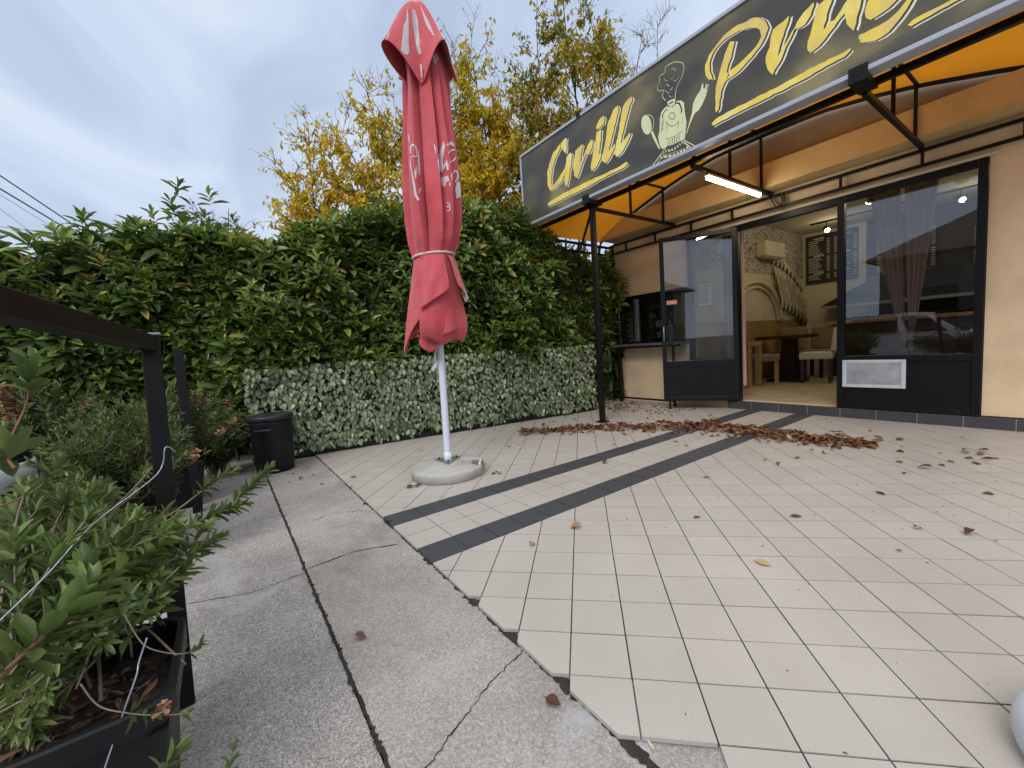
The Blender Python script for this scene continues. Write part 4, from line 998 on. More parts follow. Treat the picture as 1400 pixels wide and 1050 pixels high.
hero([(110, 730, 1.4), (160, 690, 1.42), (195, 655, 1.42), (220, 620, 1.42), (228, 580, 1.42), (226, 545, 1.43), (232, 525, 1.44)], .0055, 10, .035, .25, .8, 'stem_pale', .45)
hero([(150, 790, 1.1), (215, 740, 1.2), (270, 715, 1.28), (315, 690, 1.35), (348, 660, 1.4), (368, 640, 1.43)], .0045, 64, .05, .26, .42, 'stem_pale', .52)
hero([(190, 770, 1.15), (255, 722, 1.25), (300, 700, 1.3), (335, 690, 1.34)], .0045, 50, .05, .26, .35, 'stem_pale', .42)
hero([(160, 740, 1.2), (230, 705, 1.3), (275, 672, 1.4), (295, 655, 1.45), (318, 645, 1.5)], .004, 34, .045, .26, .55, 'stem_pale', .5)
hero([(-40, 700, 1.0), (0, 692, 1.02), (45, 672, 1.05), (70, 650, 1.08), (80, 632, 1.1)], .004, 20, .055, .40, .55, 'stem_red', .5)
hero([(60, 760, 1.0), (75, 720, 1.05), (88, 690, 1.08), (92, 665, 1.1)], .0045, 18, .05, .32, .55, 'stem_red', .48)
hero([(-20, 690, .9), (10, 610, .95), (35, 555, 1.0), (40, 520, 1.02), (45, 490, 1.04)], .004, 22, .062, .40, .72, 'stem_red', .5)
A_.bloom(dep(16, 575, 1.0), (.1, .05, 1), .085, .013, 150); A_.bloom(dep(2, 548, .98), (.3, .1, 1), .04, .011, 50)
hero([(20, 640, .78), (5, 620, .8), (-2, 600, .8)], .004, 12, .07, .4, .2, 'stem_red', .5)
hero([(170, 840, .86), (195, 880, .86), (225, 892, .87), (255, 893, .88), (272, 882, .89)], .002, 9, .03, .35, .78, 'stem_pale', .45)
hero([(110, 935, .80), (135, 965, .8), (175, 975, .81), (215, 978, .82), (250, 976, .83)], .0022, 14, .035, .3, .45, 'stem_pale', .45)
A_.bloom(dep(222, 975, .82), (.1, .1, 1), .02, .014, 14)
hero([(205, 1075, .70), (222, 1050, .72), (238, 1032, .74)], .0025, 14, .042, .32, .3, 'stem_red', .5)
hero([(305, 1085, .74), (312, 1050, .78), (318, 1028, .80)], .0025, 14, .03, .3, .3, 'stem_pale', .5)
A_.done()
# wires strung between the railing and the planter
def wire(pl, label):
    P = np.array(sm(np.array([dep(*q) for q in pl]), 6)); tag(MB().tube(P, .0016, 5).build('wire', 'wire', smooth=True), label, 'wire')
wire([(-60, 905, .72), (60, 790, .85), (128, 716, .98), (215, 648, 1.17), (226, 612, 1.19), (240, 618, 1.22)], 'thin pale wire tied to the railing post and running to the lower left')
wire([(201, 872, .86), (190, 905, .85), (186, 925, .84), (165, 985, .82), (140, 1060, .80)], 'thin pale wire hanging over the front of the near planter')
# bushier shrubs behind
def bush(name, label, base, c, rx, ry, rz, n, l0, w, nl, tone, blooms=0):
    s_ = Shrub(name, label, base); b0 = np.array(base)
    for q in range(n):
        v = unit(rng.normal(size=3)); v[2] = abs(v[2])*.9-.25; rr_ = rng.uniform(.55, 1.0)
        tip = np.array(c)+v*np.array((rx, ry, rz))*rr_
        st = b0+rng.normal(0, .05, 3)*np.array((1, 1, .3))
        pts = curve(st, tip, rng.uniform(0, .25), .03, 9); s_.twig(pts, rng.uniform(.003, .006), nl, l0, w, max(.15, 1-.38/np.linalg.norm(tip-st)), 'stem_pale' if rng.random() < .6 else 'stem_red', tone)
        if rng.random() < blooms: s_.bloom(tip-np.array((0, 0, .06)), unit(tip-st), .07, .024, 34)
    s_.done()
bush('bottlebrush_shrub', 'fine leaved bottlebrush shrub filling the planter behind the railing post', (-1.83, -1.33, .28), (-1.85, -1.30, .66), .56, .40, .50, 130, .06, .18, 40, .42, .03)
bush('bottlebrush_shrub', 'bottlebrush shrub with many brown spent blooms beside the slim steel post', (-2.98, -1.22, .28), (-2.95, -1.12, .66), .50, .48, .42, 105, .06, .18, 38, .40, .20)
bush('leafy_shrub', 'dense leafy shrub between the barrel and the hedge', (-3.1, -2.0, 0), (-3.1, -1.95, .75), .62, .55, .60, 120, .07, .26, 40, .36, .02)
bush('leafy_shrub', 'low leafy shrub at the foot of the hedge beside the black bin', (-3.72, -.95, 0), (-3.7, -.92, .42), .30, .30, .45, 60, .08, .36, 30, .30)
# ================================================================== TREES AND LINES BEYOND THE HEDGE
M['autumn'] = leaf_mat('autumn_leaf', [(0, (.30, .27, .022)), (.3, (.56, .44, .022)), (.6, (.74, .53, .022)), (.85, (.76, .46, .022)), (1, (.52, .27, .02))], .6, .42)
M['autumn_green'] = leaf_mat('green_gold_leaf', [(0, (.12, .14, .022)), (.35, (.30, .28, .03)), (.65, (.58, .42, .026)), (1, (.70, .42, .022))], .55, .4)
def tree(name, label, base, lead, leaf_m, dens, l0, top_bare=.75, r0=.07, group='trees beyond the hedge', side=(.5, 1.3), nside=9, lean_up=.7, umin=.48):
    t = thing(name, label, 'tree', tuple(base), group); wood = MB(); LP, LD, LU, LS = [], [], [], []
    b0 = np.array(base, float)
    for tip in lead:
        tip = np.array(tip, float); pts = curve(b0+rng.normal(0, .08, 3)*(1, 1, 0), tip, 0, .045, 14); pts[:, :2] -= 0
        wood.tube(pts, np.linspace(r0, .005, 14), 6)
        H = tip[2]-b0[2]
        for q in range(nside):
            u = rng.uniform(umin, 1.0); p = np.array([np.interp(u, np.linspace(0, 1, 14), pts[:, i]) for i in range(3)])
            a = rng.random()*6.28; l_ = rng.uniform(*side)*(1.1-.7*u); d = np.array((math.cos(a), math.sin(a), lean_up+rng.normal(0, .25))); d /= np.linalg.norm(d)
            br = curve(p, p+d*l_, .12, .03, 8); wood.tube(br, np.linspace(.018*(1.2-u), .004, 8), 5)
            for w_ in range(6):
                uu = rng.uniform(.25, 1); pb = np.array([np.interp(uu, np.linspace(0, 1, 8), br[:, i]) for i in range(3)])
                a2 = rng.random()*6.28; d2 = d+np.array((math.cos(a2), math.sin(a2), rng.normal(.2, .4)))*.9; d2 /= np.linalg.norm(d2); l2 = rng.uniform(.2, .5)
                tw = curve(pb, pb+d2*l2, .05, .04, 5); wood.tube(tw, [.005, .004, .0035, .003, .002], 4)
                hh = (pb[2]-b0[2])/H; f = dens*(1.0 if hh < top_bare else max(.10, 1-(hh-top_bare)/(1.02-top_bare)))
                n_ = rng.poisson(f)
                if n_:
                    tt = rng.random(n_)[:, None]; LP.append(tw[0]+(tw[-1]-tw[0])*tt+rng.normal(0, .035, (n_, 3)))
                    LD.append(np.c_[rng.normal(0, .6, (n_, 2)), -np.abs(rng.normal(.7, .4, n_))]); LU.append(rng.normal(size=(n_, 3))+(.4, -.4, .5)); LS.append(l0*rng.uniform(.6, 1.2, n_))
    wood.build('trunk', 'bark', t, smooth=True)
    P = np.concatenate(LP); S_ = np.concatenate(LS)
    cl_ = .5+.5*np.sin(P[:, 1]*3.1+P[:, 2]*2.3)*np.sin(P[:, 2]*3.7+P[:, 0]*2)
    leaves('crown', P, np.concatenate(LD), np.concatenate(LU), S_, S_*.48, T_LONG, leaf_m, t, np.clip(.2+.5*cl_+rng.normal(0, .18, len(P)), 0, 1))
def tips(pl): return [dep(*q) for q in pl]
b1 = dep(640, 330, 9.0); b1[2] = -.3
tree('cherry_tree', 'broad golden leaved cherry tree directly behind the red parasol', b1, tips([(470, 190, 8.6), (505, 120, 8.9), (560, 110, 9.2), (615, 85, 9.0), (650, 75, 9.3), (690, 120, 9.1), (540, 200, 8.4), (610, 180, 9.4), (660, 170, 8.8)]), 'autumn', 21, .11, .80, .05, nside=34, side=(.7, 1.9))
b2_ = dep(480, 350, 8.6); b2_[2] = -.3
tree('cherry_tree', 'smaller golden cherry tree with thin drooping twigs left of the red parasol', b2_, tips([(380, 215, 8.2), (420, 165, 8.4), (455, 230, 8.5), (400, 265, 8.2), (510, 235, 8.7)]), 'autumn', 11, .105, .85, .035, side=(.5, 1.3), nside=24)
b3 = dep(760, 340, 8.4); b3[2] = -.3
tree('birch_tree', 'tall upright tree with green and gold leaves beside the sign board', b3, tips([(705, 60, 8.2), (745, -10, 8.4), (765, -80, 8.4), (800, 0, 8.6), (830, 60, 8.5), (720, 150, 8.3), (780, 150, 8.6)]), 'autumn_green', 14, .10, .80, .035, side=(.5, 1.3), nside=32, lean_up=1.1)
b4 = dep(840, 330, 10); b4[2] = -.3
tree('bare_tree', 'nearly leafless grey tree rising behind the sign board', b4, tips([(880, 30, 10), (905, 15, 10.2), (860, 90, 10), (845, 120, 9.8), (870, 120, 10.4)]), 'autumn_green', 1.2, .09, .7, .035, side=(.5, 1.3), nside=18, lean_up=1.2)
M['grey_leaf'] = leaf_mat('grey_leaf', [(0, (.10, .09, .09)), (1, (.20, .18, .17))], .7, .2)
b5 = dep(300, 350, 8.0); b5[2] = -.3
tree('bare_bush', 'thin grey purple bush peeping over the hedge left of the golden trees', b5, tips([(290, 285, 8), (310, 292, 8.1), (325, 305, 8), (335, 318, 8.2), (270, 290, 7.9), (240, 300, 8)]), 'grey_leaf', 7, .07, .9, .03, side=(.2, .5), nside=8)
def cab(p0, p1, r, label):
    a, b = dep(*p0), dep(*p1); e = b+(b-a)*2.5; s_ = a-(b-a)*1.5; t = np.linspace(0, 1, 24)[:, None]; P = s_+(e-s_)*t; 
    tag(MB().tube(P, r, 6).build('power_line', 'cable', smooth=True), label, 'cable', 'power lines in the sky')
cab((0, 240, 12), (100, 307, 13.5), .018, 'topmost thick black power line slanting across the sky at the left')
cab((0, 258, 12), (90, 312, 13.3), .020, 'second thick black power line just below the topmost one')
cab((0, 266, 13), (88, 321, 14.6), .006, 'faint thin power line close under the two thick ones')
cab((10, 311, 14), (100, 321, 14.2), .009, 'nearly level thin power line low above the hedge')
cab((22, 302, 14), (62, 332, 14.6), .006, 'short steep thin power line crossing the level one')

# ================================================================== FALLEN LEAVES
M['fallen'] = leaf_mat('fallen_leaf', [(0, (.055, .022, .014)), (.35, (.15, .058, .026)), (.65, (.26, .11, .040)), (.85, (.36, .20, .08)), (1, (.42, .30, .14))], .65, .12)
path = np.array([onp(*p, Z=0)[:2] for p in ((712, 592), (760, 590), (810, 586), (860, 586), (910, 585), (960, 584), (1000, 588), (1040, 594), (1090, 601), (1140, 605), (1195, 611))])
wid = np.array([.13, .18, .20, .20, .26, .31, .26, .24, .24, .22, .12])
n = 1650; t = rng.random(n)*(len(path)-1); c = np.c_[np.interp(t, range(len(path)), path[:, 0]), np.interp(t, range(len(path)), path[:, 1])]; w = np.interp(t, range(len(path)), wid)
w *= 1+.35*np.sin(t*5.1)+.25*np.sin(t*11.3)
off = rng.normal(0, .5, n); dr_ = np.gradient(path, axis=0); dr_ = unit(np.c_[np.interp(t, range(len(path)), dr_[:, 0]), np.interp(t, range(len(path)), dr_[:, 1])])
pos = c+np.c_[-dr_[:, 1], dr_[:, 0]]*(off*w)[:, None]
zz = .004+np.clip(1-np.abs(off), 0, 1)*rng.random(n)*.034*(w/.2)
D = np.c_[rng.normal(size=(n, 2)), rng.normal(0, .25, n)]; U = np.c_[rng.normal(0, .45, (n, 2)), np.ones(n)]
ln = rng.uniform(.03, .075, n)
o = leaves('leaf_heap', np.c_[pos, zz+.012], D, U, ln, ln*.55, T_FALL, 'fallen', None, np.clip(rng.normal(.42, .22, n), 0, 1)); tag(o, 'long swept heap of rusty brown fallen leaves across the terrace', 'leaf heap', None, 'stuff')
n = 900; y = rng.uniform(4.2, 5.0, n); P = np.c_[np.where(rng.random(n) < .5, rng.uniform(-3.5, -1.9, n), rng.normal(-3.1, .3, n)), y-.25*rng.random(n), np.full(n, .006)]
P = P[:330]; n = len(P); ln = rng.uniform(.02, .06, n)
o = leaves('leaf_drift', P, np.c_[rng.normal(size=(n, 2)), rng.normal(0, .15, n)], np.c_[rng.normal(0, .4, (n, 2)), np.ones(n)], ln, ln*.5, T_FALL, 'fallen', None, rng.random(n)**1.3*.8); tag(o, 'thin drift of dark leaf litter by the service counter', 'leaf litter', None, 'stuff')
# small specks of debris on the tiles
n = 520; P = np.c_[rng.uniform(-3.3, 2.6, n), .1+rng.random(n)**.7*4.8, np.full(n, .0025)]; ln = rng.uniform(.004, .016, n)
o = leaves('debris_specks', P, np.c_[rng.normal(size=(n, 2)), np.zeros(n)], np.tile((0, 0, 1.), (n, 1)), ln, ln*.4, T_FALL, 'litter', None, rng.random(n)*.6); tag(o, 'tiny dark specks of plant debris over the tiles', 'debris', None, 'stuff')
shapes = []
for v in range(9):
    T = template([(.05, .022), (.14, .04), (.22, .24), (.36, .43), (.52, .5), (.68, .42), (.83, .24), (.94, .08)], rng.uniform(.1, .7), rng.uniform(-.3, .5))
    l_ = rng.uniform(.05, .085); a = rng.random()*6.28
    V, F = leaf_arrays(np.zeros((1, 3)), np.array([(1., 0, 0)]), np.array([(0, rng.normal(0, .15), 1.)]), l_, l_*rng.uniform(.42, .62), T); V[:, 2] -= V[:, 2].min()
    V[:, 0] -= l_/2
    shapes.append((V, F))
def fallen(x, y, z, s=1., kind=0, tone=.5, label=None, group=None, rot=None):
    V, F = shapes[kind % 9]; R_ = rng.random()*6.28 if rot is None else rot
    key = (kind % 9, round(tone, 1)); 
    if key not in fcache:
        o = fast_mesh('fallen_leaf', V, F, 'fallen', None, np.full(len(V), key[1])); fcache[key] = o
    else: o = fcache[key].copy(); COL.objects.link(o)
    o.location = (x, y, z); o.rotation_euler = (0, 0, R_); o.scale = (s, s, s)
    tag(o, label or 'small dry brown leaf lying loose on the cream terrace tiles', 'leaf', group or ('loose leaves on the terrace' if not label else None))
    if label and 'group' in o: del o['group']
    return o
fcache = {}
spots = [((727, 745), 1.15, .9, 'pale tan leaf on the cream tiles right of the dark stripes'), ((788, 722), .95, .8, 'orange tan leaf beside the near edge of the wide dark stripe'), ((1043, 771), 1.0, .97, 'large olive tan leaf alone in the middle of the tiled floor'),
         ((492, 873), 1.0, .35, 'round brown leaf lying on the bare concrete near the long joint'), ((755, 960), .8, .12, 'dark red curled leaf on the concrete by the broken tile edge'), ((1352, 676), 1.0, .4, 'brown leaf with upturned stalk at the far right of the tiles'),
         ((500, 690), .9, .3, 'reddish leaf on the concrete next to the terrace corner'), ((483, 655), .9, .62, 'orange leaf on the concrete below the black bin')]
for i, (p, s_, t_, lb) in enumerate(spots):
    con = 'concrete' in lb; q = onp(*p, Z=-.016 if con else 0); fallen(q[0], q[1], (-.013 if con else .003), s_, i, t_, lb)
for p in ((1340, 622), (1325, 628), (1350, 630), (1335, 634), (1360, 627), (1320, 620), (1345, 618), (1300, 632), (1287, 637), (1265, 641), (1090, 626), (1230, 618), (1230, 602), (1190, 590), (1140, 590), (1200, 602), (1325, 730)):
    q = onp(*p, Z=0); fallen(q[0], q[1], .003+.012*rng.random()*(p[0] > 1315), rng.uniform(.8, 1.3), rng.integers(9), rng.uniform(.1, .5))
for i in range(55):
    for _ in range(50):
        x_, y_ = rng.uniform(-3.35, .9), rng.uniform(.7, 4.9)
        if x_ > xh(y_)+.1 and rng.random() < math.exp(-abs((y_-3.4)/(.9 if x_ > -1 else 1.4))) and abs(x_-UB[0])+abs(y_-UB[1]) > .5: break
    fallen(x_, y_, .003, rng.uniform(.4, 1.0), rng.integers(9), rng.uniform(.05, .85))
for p in ((405, 628), (420, 640), (412, 655), (395, 660), (428, 650), (440, 662), (520, 700), (516, 690), (495, 682), (480, 668), (400, 648), (455, 640), (530, 716)):
    q = onp(*p, Z=-.016); fallen(q[0], q[1], -.013, rng.uniform(.4, .8), rng.integers(9), rng.uniform(.1, .6), None, 'loose leaves on the concrete')['label'] = 'small brown leaf lying on the bare concrete near the bin'
for dx, dy in ((.02, -.33), (.06, -.31), (-.05, -.34), (.12, .33), (.17, .36), (.10, .38)):
    fallen(UB[0]+.9*dy*-1*0+VR[0]*dy+VF[0]*(.33-abs(dx)), UB[1]+VR[1]*dy+VF[1]*(.2-dx), .004, rng.uniform(.6, 1), rng.integers(9), rng.uniform(.05, .3), None, 'leaves round the concrete base')['label'] = 'dark brown leaf caught against the concrete umbrella base'
q = onp(889, 1020, Z=-.016); M['butt'] = simple('butt', (.55, .48, .38), .8); tag(MB().tube([q+(-.014, .006, .005), q+(.014, -.004, .005)], .004, 8).build('cigarette_butt', 'butt'), 'cigarette butt on the concrete below the broken tile edge', 'cigarette butt')

# ================================================================== INTERIOR SEEN THROUGH THE DOORWAY
M['beige_fab'] = simple('beige_fabric', (.27, .20, .11), .9, 0., .12, 12); M['dark_wood'] = simple('dark_wood', (.035, .018, .010), .4, 0., .4, 6)
M['light_wood'] = simple('light_wood', (.38, .25, .11), .5, 0., .25, 5); M['white_cush'] = simple('white_cushion', (.60, .58, .50), .8, 0., .06)
FZ = .10
def chair(label, x, y, rot, fab, leg, h=1.12):
    t = thing('dining_chair', label, 'chair', (x, y, FZ), 'dining chairs inside'); c, s = math.cos(rot), math.sin(rot)
    def W(p): return (x+p[0]*c-p[1]*s, y+p[0]*s+p[1]*c, FZ+p[2])
    def bx(name, a, b, mat, bev=.0, tilt=0.):
        m_ = MB().box(a, b); m_.v = [W((px, py+tilt*(pz-a[2]), pz)) for px, py, pz in m_.v]; m_.build(name, mat, t, bevel=bev)
    bx('seat', (-.24, -.24, .42), (.24, .24, .54), fab, .02); bx('backrest', (-.24, .20, .545), (.24, .29, h), fab, .03, .12)
    for a in (-.22, .17):
        for b in (-.22, .17): bx('leg', (a, b, 0), (a+.05, b+.05, .42), leg)
chair('beige high backed chair just inside the door behind the light wooden table', -2.08, 7.35, 1.9, 'beige_fab', 'light_wood', 1.12)
chair('beige chair behind the dark table inside the restaurant', -2.12, 8.55, 0.1, 'beige_fab', 'dark_wood', 1.0)
chair('beige chair at the right end of the dark table inside', -1.72, 8.75, -.2, 'beige_fab', 'dark_wood', .98)
chair('dark framed chair with white cushion inside the doorway', -1.42, 7.85, -1.35, 'white_cush', 'dark_wood', .95)
t = thing('dining_table', 'dark wooden table among the chairs inside', 'table', (-1.9, 7.95, FZ), 'tables inside')
MB().box((-2.35, 7.6, FZ+.80), (-1.55, 8.3, FZ+.86)).build('table_top', 'dark_wood', t, bevel=.006); MB().box((-2.0, 7.85, FZ+.04), (-1.78, 8.06, FZ+.80)).build('pedestal', 'dark_wood', t); MB().box((-2.2, 7.7, FZ), (-1.65, 8.2, FZ+.04)).build('foot', 'dark_wood', t)
t = thing('side_table', 'light wooden table just inside the door', 'table', (-2.2, 6.9, FZ), 'tables inside')
MB().box((-2.44, 6.55, FZ+.72), (-1.98, 7.05, FZ+.79)).build('table_top', 'light_wood', t, bevel=.006)
for a in (-2.42, -2.07):
    for b in (6.57, 6.96): MB().box((a, b, FZ), (a+.08, b+.08, FZ+.72)).build('leg', 'light_wood', t)
t = thing('bar_counter', 'dark bar counter with wooden top at the back of the room', 'counter', (-.6, 9.3, FZ))
MB().box((-1.55, 9.0, FZ), (1.4, 9.6, FZ+1.0)).build('front', 'dark_wood', t); MB().box((-1.62, 8.93, FZ+1.0), (1.45, 9.66, FZ+1.06)).build('counter_top', 'light_wood', t, bevel=.006)
t = thing('extractor_hood', 'black slanted extractor hood over the bar', 'hood', (-1.2, 9.9, 1.5))
m_ = MB().add([(-1.95, 9.7, 1.50), (1.2, 9.7, 1.50), (1.2, 10.18, 1.50), (-1.95, 10.18, 1.50), (-1.1, 9.9, 2.0), (1.2, 9.9, 2.0), (1.2, 10.18, 2.0), (-1.1, 10.18, 2.0)], [(3,2,1,0),(4,5,6,7),(0,1,5,4),(1,2,6,5),(2,3,7,6),(3,0,4,7)]); m_.build('canopy_shell', 'black_plastic', t)
MB().box((-1.95, 9.695, 1.44), (1.2, 10.18, 1.497)).build('rim', 'galvanised', t)
t = thing('ac_unit', 'cream air conditioning unit on the patterned wall inside', 'air conditioner', (-2.3, 8.3, 2.6))  # air conditioning unit on the interior wall
MB().box((-2.45, 7.9, 2.50), (-2.24, 8.72, 2.80)).build('casing', 'cream_wall', t, bevel=.03); MB().box((-2.42, 7.95, 2.485), (-2.28, 8.67, 2.499)).build('air_vane', 'trim_white', t)
def menu(label, x0, x1, z0, z1, y, n):
    o = MB().box((x0, y-.03, z0), (x1, y, z1)).build('menu_board', 'dark_in'); tag(o, label, 'menu board', 'menu boards inside')
    m_ = MB(); W_ = x1-x0
    for c_ in range(2):
        xa = x0+W_*(.06+.5*c_)
        for i in range(n):
            z = z1-.08-(z1-z0-.14)*i/n
            if i % 9 == 0: m_.box((xa+W_*.1, y-.034, z-.012), (xa+W_*.3, y-.0305, z+.012)); continue
            m_.box((xa, y-.034, z-.007), (xa+W_*rng.uniform(.16, .3), y-.0305, z+.007)); m_.box((xa+W_*.36, y-.034, z-.007), (xa+W_*.42, y-.0305, z+.007))
    m_.build('menu_writing', 'white_cush', o)
menu('black menu board with white writing on the back wall left of the bar', -2.38, -1.45, 2.03, 3.08, 10.199, 22)
menu('black menu board high behind the display window curtain', -1.2, -.3, 1.9, 2.9, 10.165, 20)
menu('black menu board at the right above the bar', .1, 1.1, 1.7, 2.75, 10.165, 20)
M['curtain'] = simple('curtain', (.58, .38, .29), .85, 0., .1, 9)
def drape(label, sgn):
    m_ = MB(); nx, nz = 44, 40
    for i in range(nz):
        z = .75+(2.62-.75)*i/(nz-1); k = max(0., (z-.95)/(2.62-.95))**.8; wd = .035+.24*k
        for j in range(nx):
            u = j/(nx-1); x_ = .215+sgn*(.012+u*wd)-.10*k*(sgn > 0)*0; m_.add([(x_-.06*k, 5.40+.022*math.sin(u*24+sgn)+.01*math.sin(u*9), z)], [])
    m_.f = [(a*nx+b, a*nx+b+1, (a+1)*nx+b+1, (a+1)*nx+b) for a in range(nz-1) for b in range(nx-1)]
    tag(m_.build('curtain', 'curtain', smooth=True), label, 'curtain', 'curtains behind the windows')
drape('left brown drape gathered behind the display window', -1); drape('right brown drape gathered behind the display window', 1)
m_ = MB(); nx, nz = 40, 4
for i in range(nz):
    for j in range(nx): u = j/(nx-1); m_.add([(-1.80+.30*u, 5.40+.02*math.sin(u*26), .3+2.2*i/(nz-1))], [])
m_.f = [(a*nx+b, a*nx+b+1, (a+1)*nx+b+1, (a+1)*nx+b) for a in range(nz-1) for b in range(nx-1)]
tag(m_.build('curtain', 'curtain', smooth=True), 'straight brown drape behind the open door leaf', 'curtain', 'curtains behind the windows')
# covered vent low in the display window
vt = thing('vent_cover', 'white taped plastic sheet over a vent low in the display window', 'vent', (0, FY-.02, .5))
m_ = MB(); q = 14; gx = np.linspace(-.262, .238, q); gz = np.linspace(.385, .655, q)
for z in gz:
    for x_ in gx: m_.add([(x_+.004*math.sin(z*40), FY-.030+rng.normal(0, .003)-.012*math.sin((x_+.262)/.5*3.14)*math.sin((z-.385)/.27*3.14), z)], [])
m_.f = [(j*q+i, j*q+i+1, (j+1)*q+i+1, (j+1)*q+i) for j in range(q-1) for i in range(q-1)]
M['sheet'] = simple('cloudy_sheet', (.34, .36, .38), .35, 0., .3, 9); m_.build('plastic_sheet', 'sheet', vt, smooth=True)
m_ = MB().box((-.285, FY-.036, .36), (-.245, FY-.0125, .675)).box((.225, FY-.036, .36), (.262, FY-.0125, .675)).box((-.245, FY-.036, .64), (.225, FY-.0125, .675)).box((-.245, FY-.036, .36), (.225, FY-.0125, .395)); m_.build('tape_edge', 'white_plastic', vt, bevel=.006)
# ceiling spots
M['spot'] = emit('lit_spot', (1., .86, .62), 60.)
def track(label, heads, z=3.03):
    t = thing('track_light', label, 'lamp', tuple(heads[0]), 'track lights on the ceiling inside')
    a, b = np.array(heads[0]), np.array(heads[-1]); d = (b-a)*.15
    MB().bar((*(a-d)[:2], 3.135), (*(b+d)[:2], 3.135), .035, .028).build('track', 'black_steel', t)
    for i, h_ in enumerate(heads):
        h_ = np.array(h_); dr = unit(np.array((.55, -.7, -.6)) if i % 2 == 0 else np.array((-.3, .6, -.8)))
        hd_ = MB().tube([h_-dr*.08, h_+dr*.05], .036, 14).build('spot_head', 'black_steel', t); MB().tube([h_, (h_[0], h_[1], 3.12)], .008, 6).build('stem', 'black_steel', hd_)
        MB().tube([h_+dr*.051, h_+dr*.054], .040, 14).build('lit_lens', M['spot'], hd_)
    for h_ in heads[::2]:
        l = bpy.data.lights.new('spot_glow', 'POINT'); l.energy = 3.3; l.color = (1, .80, .52); l.shadow_soft_size = .06
        o = bpy.data.objects.new('spot_glow', l); COL.objects.link(o); o.location = (h_[0]+.1, h_[1]-.05, h_[2]-.16)
track('black track light with spots near the door inside', [(-1.55, 7.0, 2.98), (-1.25, 7.2, 2.98), (-.95, 7.4, 2.98), (-.65, 7.6, 2.98)])
track('black track light with spots behind the display window', [(.0, 6.9, 2.98), (.35, 7.0, 2.98), (.7, 7.1, 2.98)])
track('black track light with spots over the bar', [(-1.7, 9.2, 2.98), (-.9, 9.2, 2.98), (.1, 9.2, 2.98)])
# ================================================================== STREET SIDE (seen in the panes)
M['car_white'] = simple('car_white', (.86, .88, .90), .2, 0., .02); M['car_glass'] = simple('car_glass', (.012, .014, .016), .06); M['rubber'] = simple('rubber', (.015, .015, .015), .8); M['headlight'] = simple('headlight', (.6, .62, .65), .1)
def car(label, cx, cy, z0, L_, H_, face=-1):
    t = thing('parked_car', label, 'car', (cx, cy, z0), 'cars parked across from the terrace')
    prof = [(-.5, .30), (-.49, .52), (-.44, .60), (-.24, .66), (-.10, .97), (-.02, 1.0), (.26, 1.0), (.38, .95), (.47, .66), (.495, .55), (.5, .30), (.42, .18), (-.42, .18)]
    m_ = MB(); W_ = .86; k = len(prof)
    for wy, sc in ((-W_, .97), (-W_*.93, 1.0), (W_*.93, 1.0), (W_, .97)):
        for px, pz in prof: 
            ins = .86 if pz > .7 else 1.0
            m_.add([(cx-face*px*L_*(1 if pz < .7 else .985), cy+wy*ins, z0+pz*H_*(1 if sc == 1 or pz < .7 else .985))], [])
    m_.f = [(i*k+j, i*k+(j+1) % k, (i+1)*k+(j+1) % k, (i+1)*k+j) for i in range(3) for j in range(k)]+[tuple(range(k)), tuple(3*k+j for j in range(k))[::-1]]
    m_.build('body', 'car_white', t, bevel=.03)
    for sy in (-1, 1):
        for q in ((-.19, -.095, .02, -.02), (.03, .03, .26, .35)):
            pts = [(q[0], .69), (q[1], .94), (q[2], .95), (q[3], .70)] if q[0] < 0 else [(.03, .70), (.03, .95), (.25, .95), (.40, .70)]
            y_ = [cy+sy*(W_*(1.0-.14*(pz-.66)/.31)+.015) for _, pz in pts]
            MB().add([(cx-face*px*L_, yy, z0+pz*H_) for (px, pz), yy in zip(pts, y_)], [(0, 1, 2, 3)]).build('side_window', 'car_glass', t)
        for px in (-.32, .31):
            w_ = MB().tube([(cx-face*px*L_, cy+sy*(W_-.16), z0+.33), (cx-face*px*L_, cy+sy*(W_+.01), z0+.33)], .33, 24).build('wheel', 'rubber', t); MB().tube([(cx-face*px*L_, cy+sy*(W_+.011), z0+.33), (cx-face*px*L_, cy+sy*(W_+.02), z0+.33)], .20, 16).build('rim', 'galvanised', w_)
    MB().add([(cx-face*px*L_, cy+s_*W_*.78, z0+pz*H_+.012) for px, pz, s_ in ((-.245, .67, -1), (-.245, .67, 1), (-.115, .955, .9), (-.115, .955, -.9))], [(0, 1, 2, 3)]).build('windscreen', 'car_glass', t)
    for s_ in (-1, 1): MB().box((cx+face*(.488*L_)-.03, cy+s_*.62-.16, z0+.52*H_), (cx+face*(.488*L_)+.03, cy+s_*.62+.16, z0+.60*H_)).build('headlight', 'headlight', t, bevel=.02)
car('white estate car with roof rails parked parallel to the terrace', -1.45, -4.4, -.36, 4.3, 1.64, 1)
car('white estate car parked further along the street', -6.3, -4.6, -.36, 4.2, 1.56, 1)
M['far_wall'] = plaster('far_wall', (.13, .125, .115)); M['far_roof'] = simple('far_roof', (.06, .05, .05), .8, 0., .3, 4)
t = thing('far_house', 'long low house with a tiled roof across the street', 'house', (2, -18, -.36))
MB().box((-5, -24, -.36), (12, -17, 4.2)).build('wall', 'far_wall', t)
MB().add([(-5.6, -16.4, 4.2), (12.6, -16.4, 4.2), (12.6, -24.6, 4.2), (-5.6, -24.6, 4.2), (-2, -20.5, 6.4), (9, -20.5, 6.4)], [(0, 1, 5, 4), (2, 3, 4, 5), (1, 2, 5), (3, 0, 4), (3, 2, 1, 0)]).build('roof', 'far_roof', t)
for i in range(5): MB().box((-3.5+3.1*i, -16.995, 1.0), (-2.2+3.1*i, -16.95, 2.6)).build('window', 'car_glass', t)
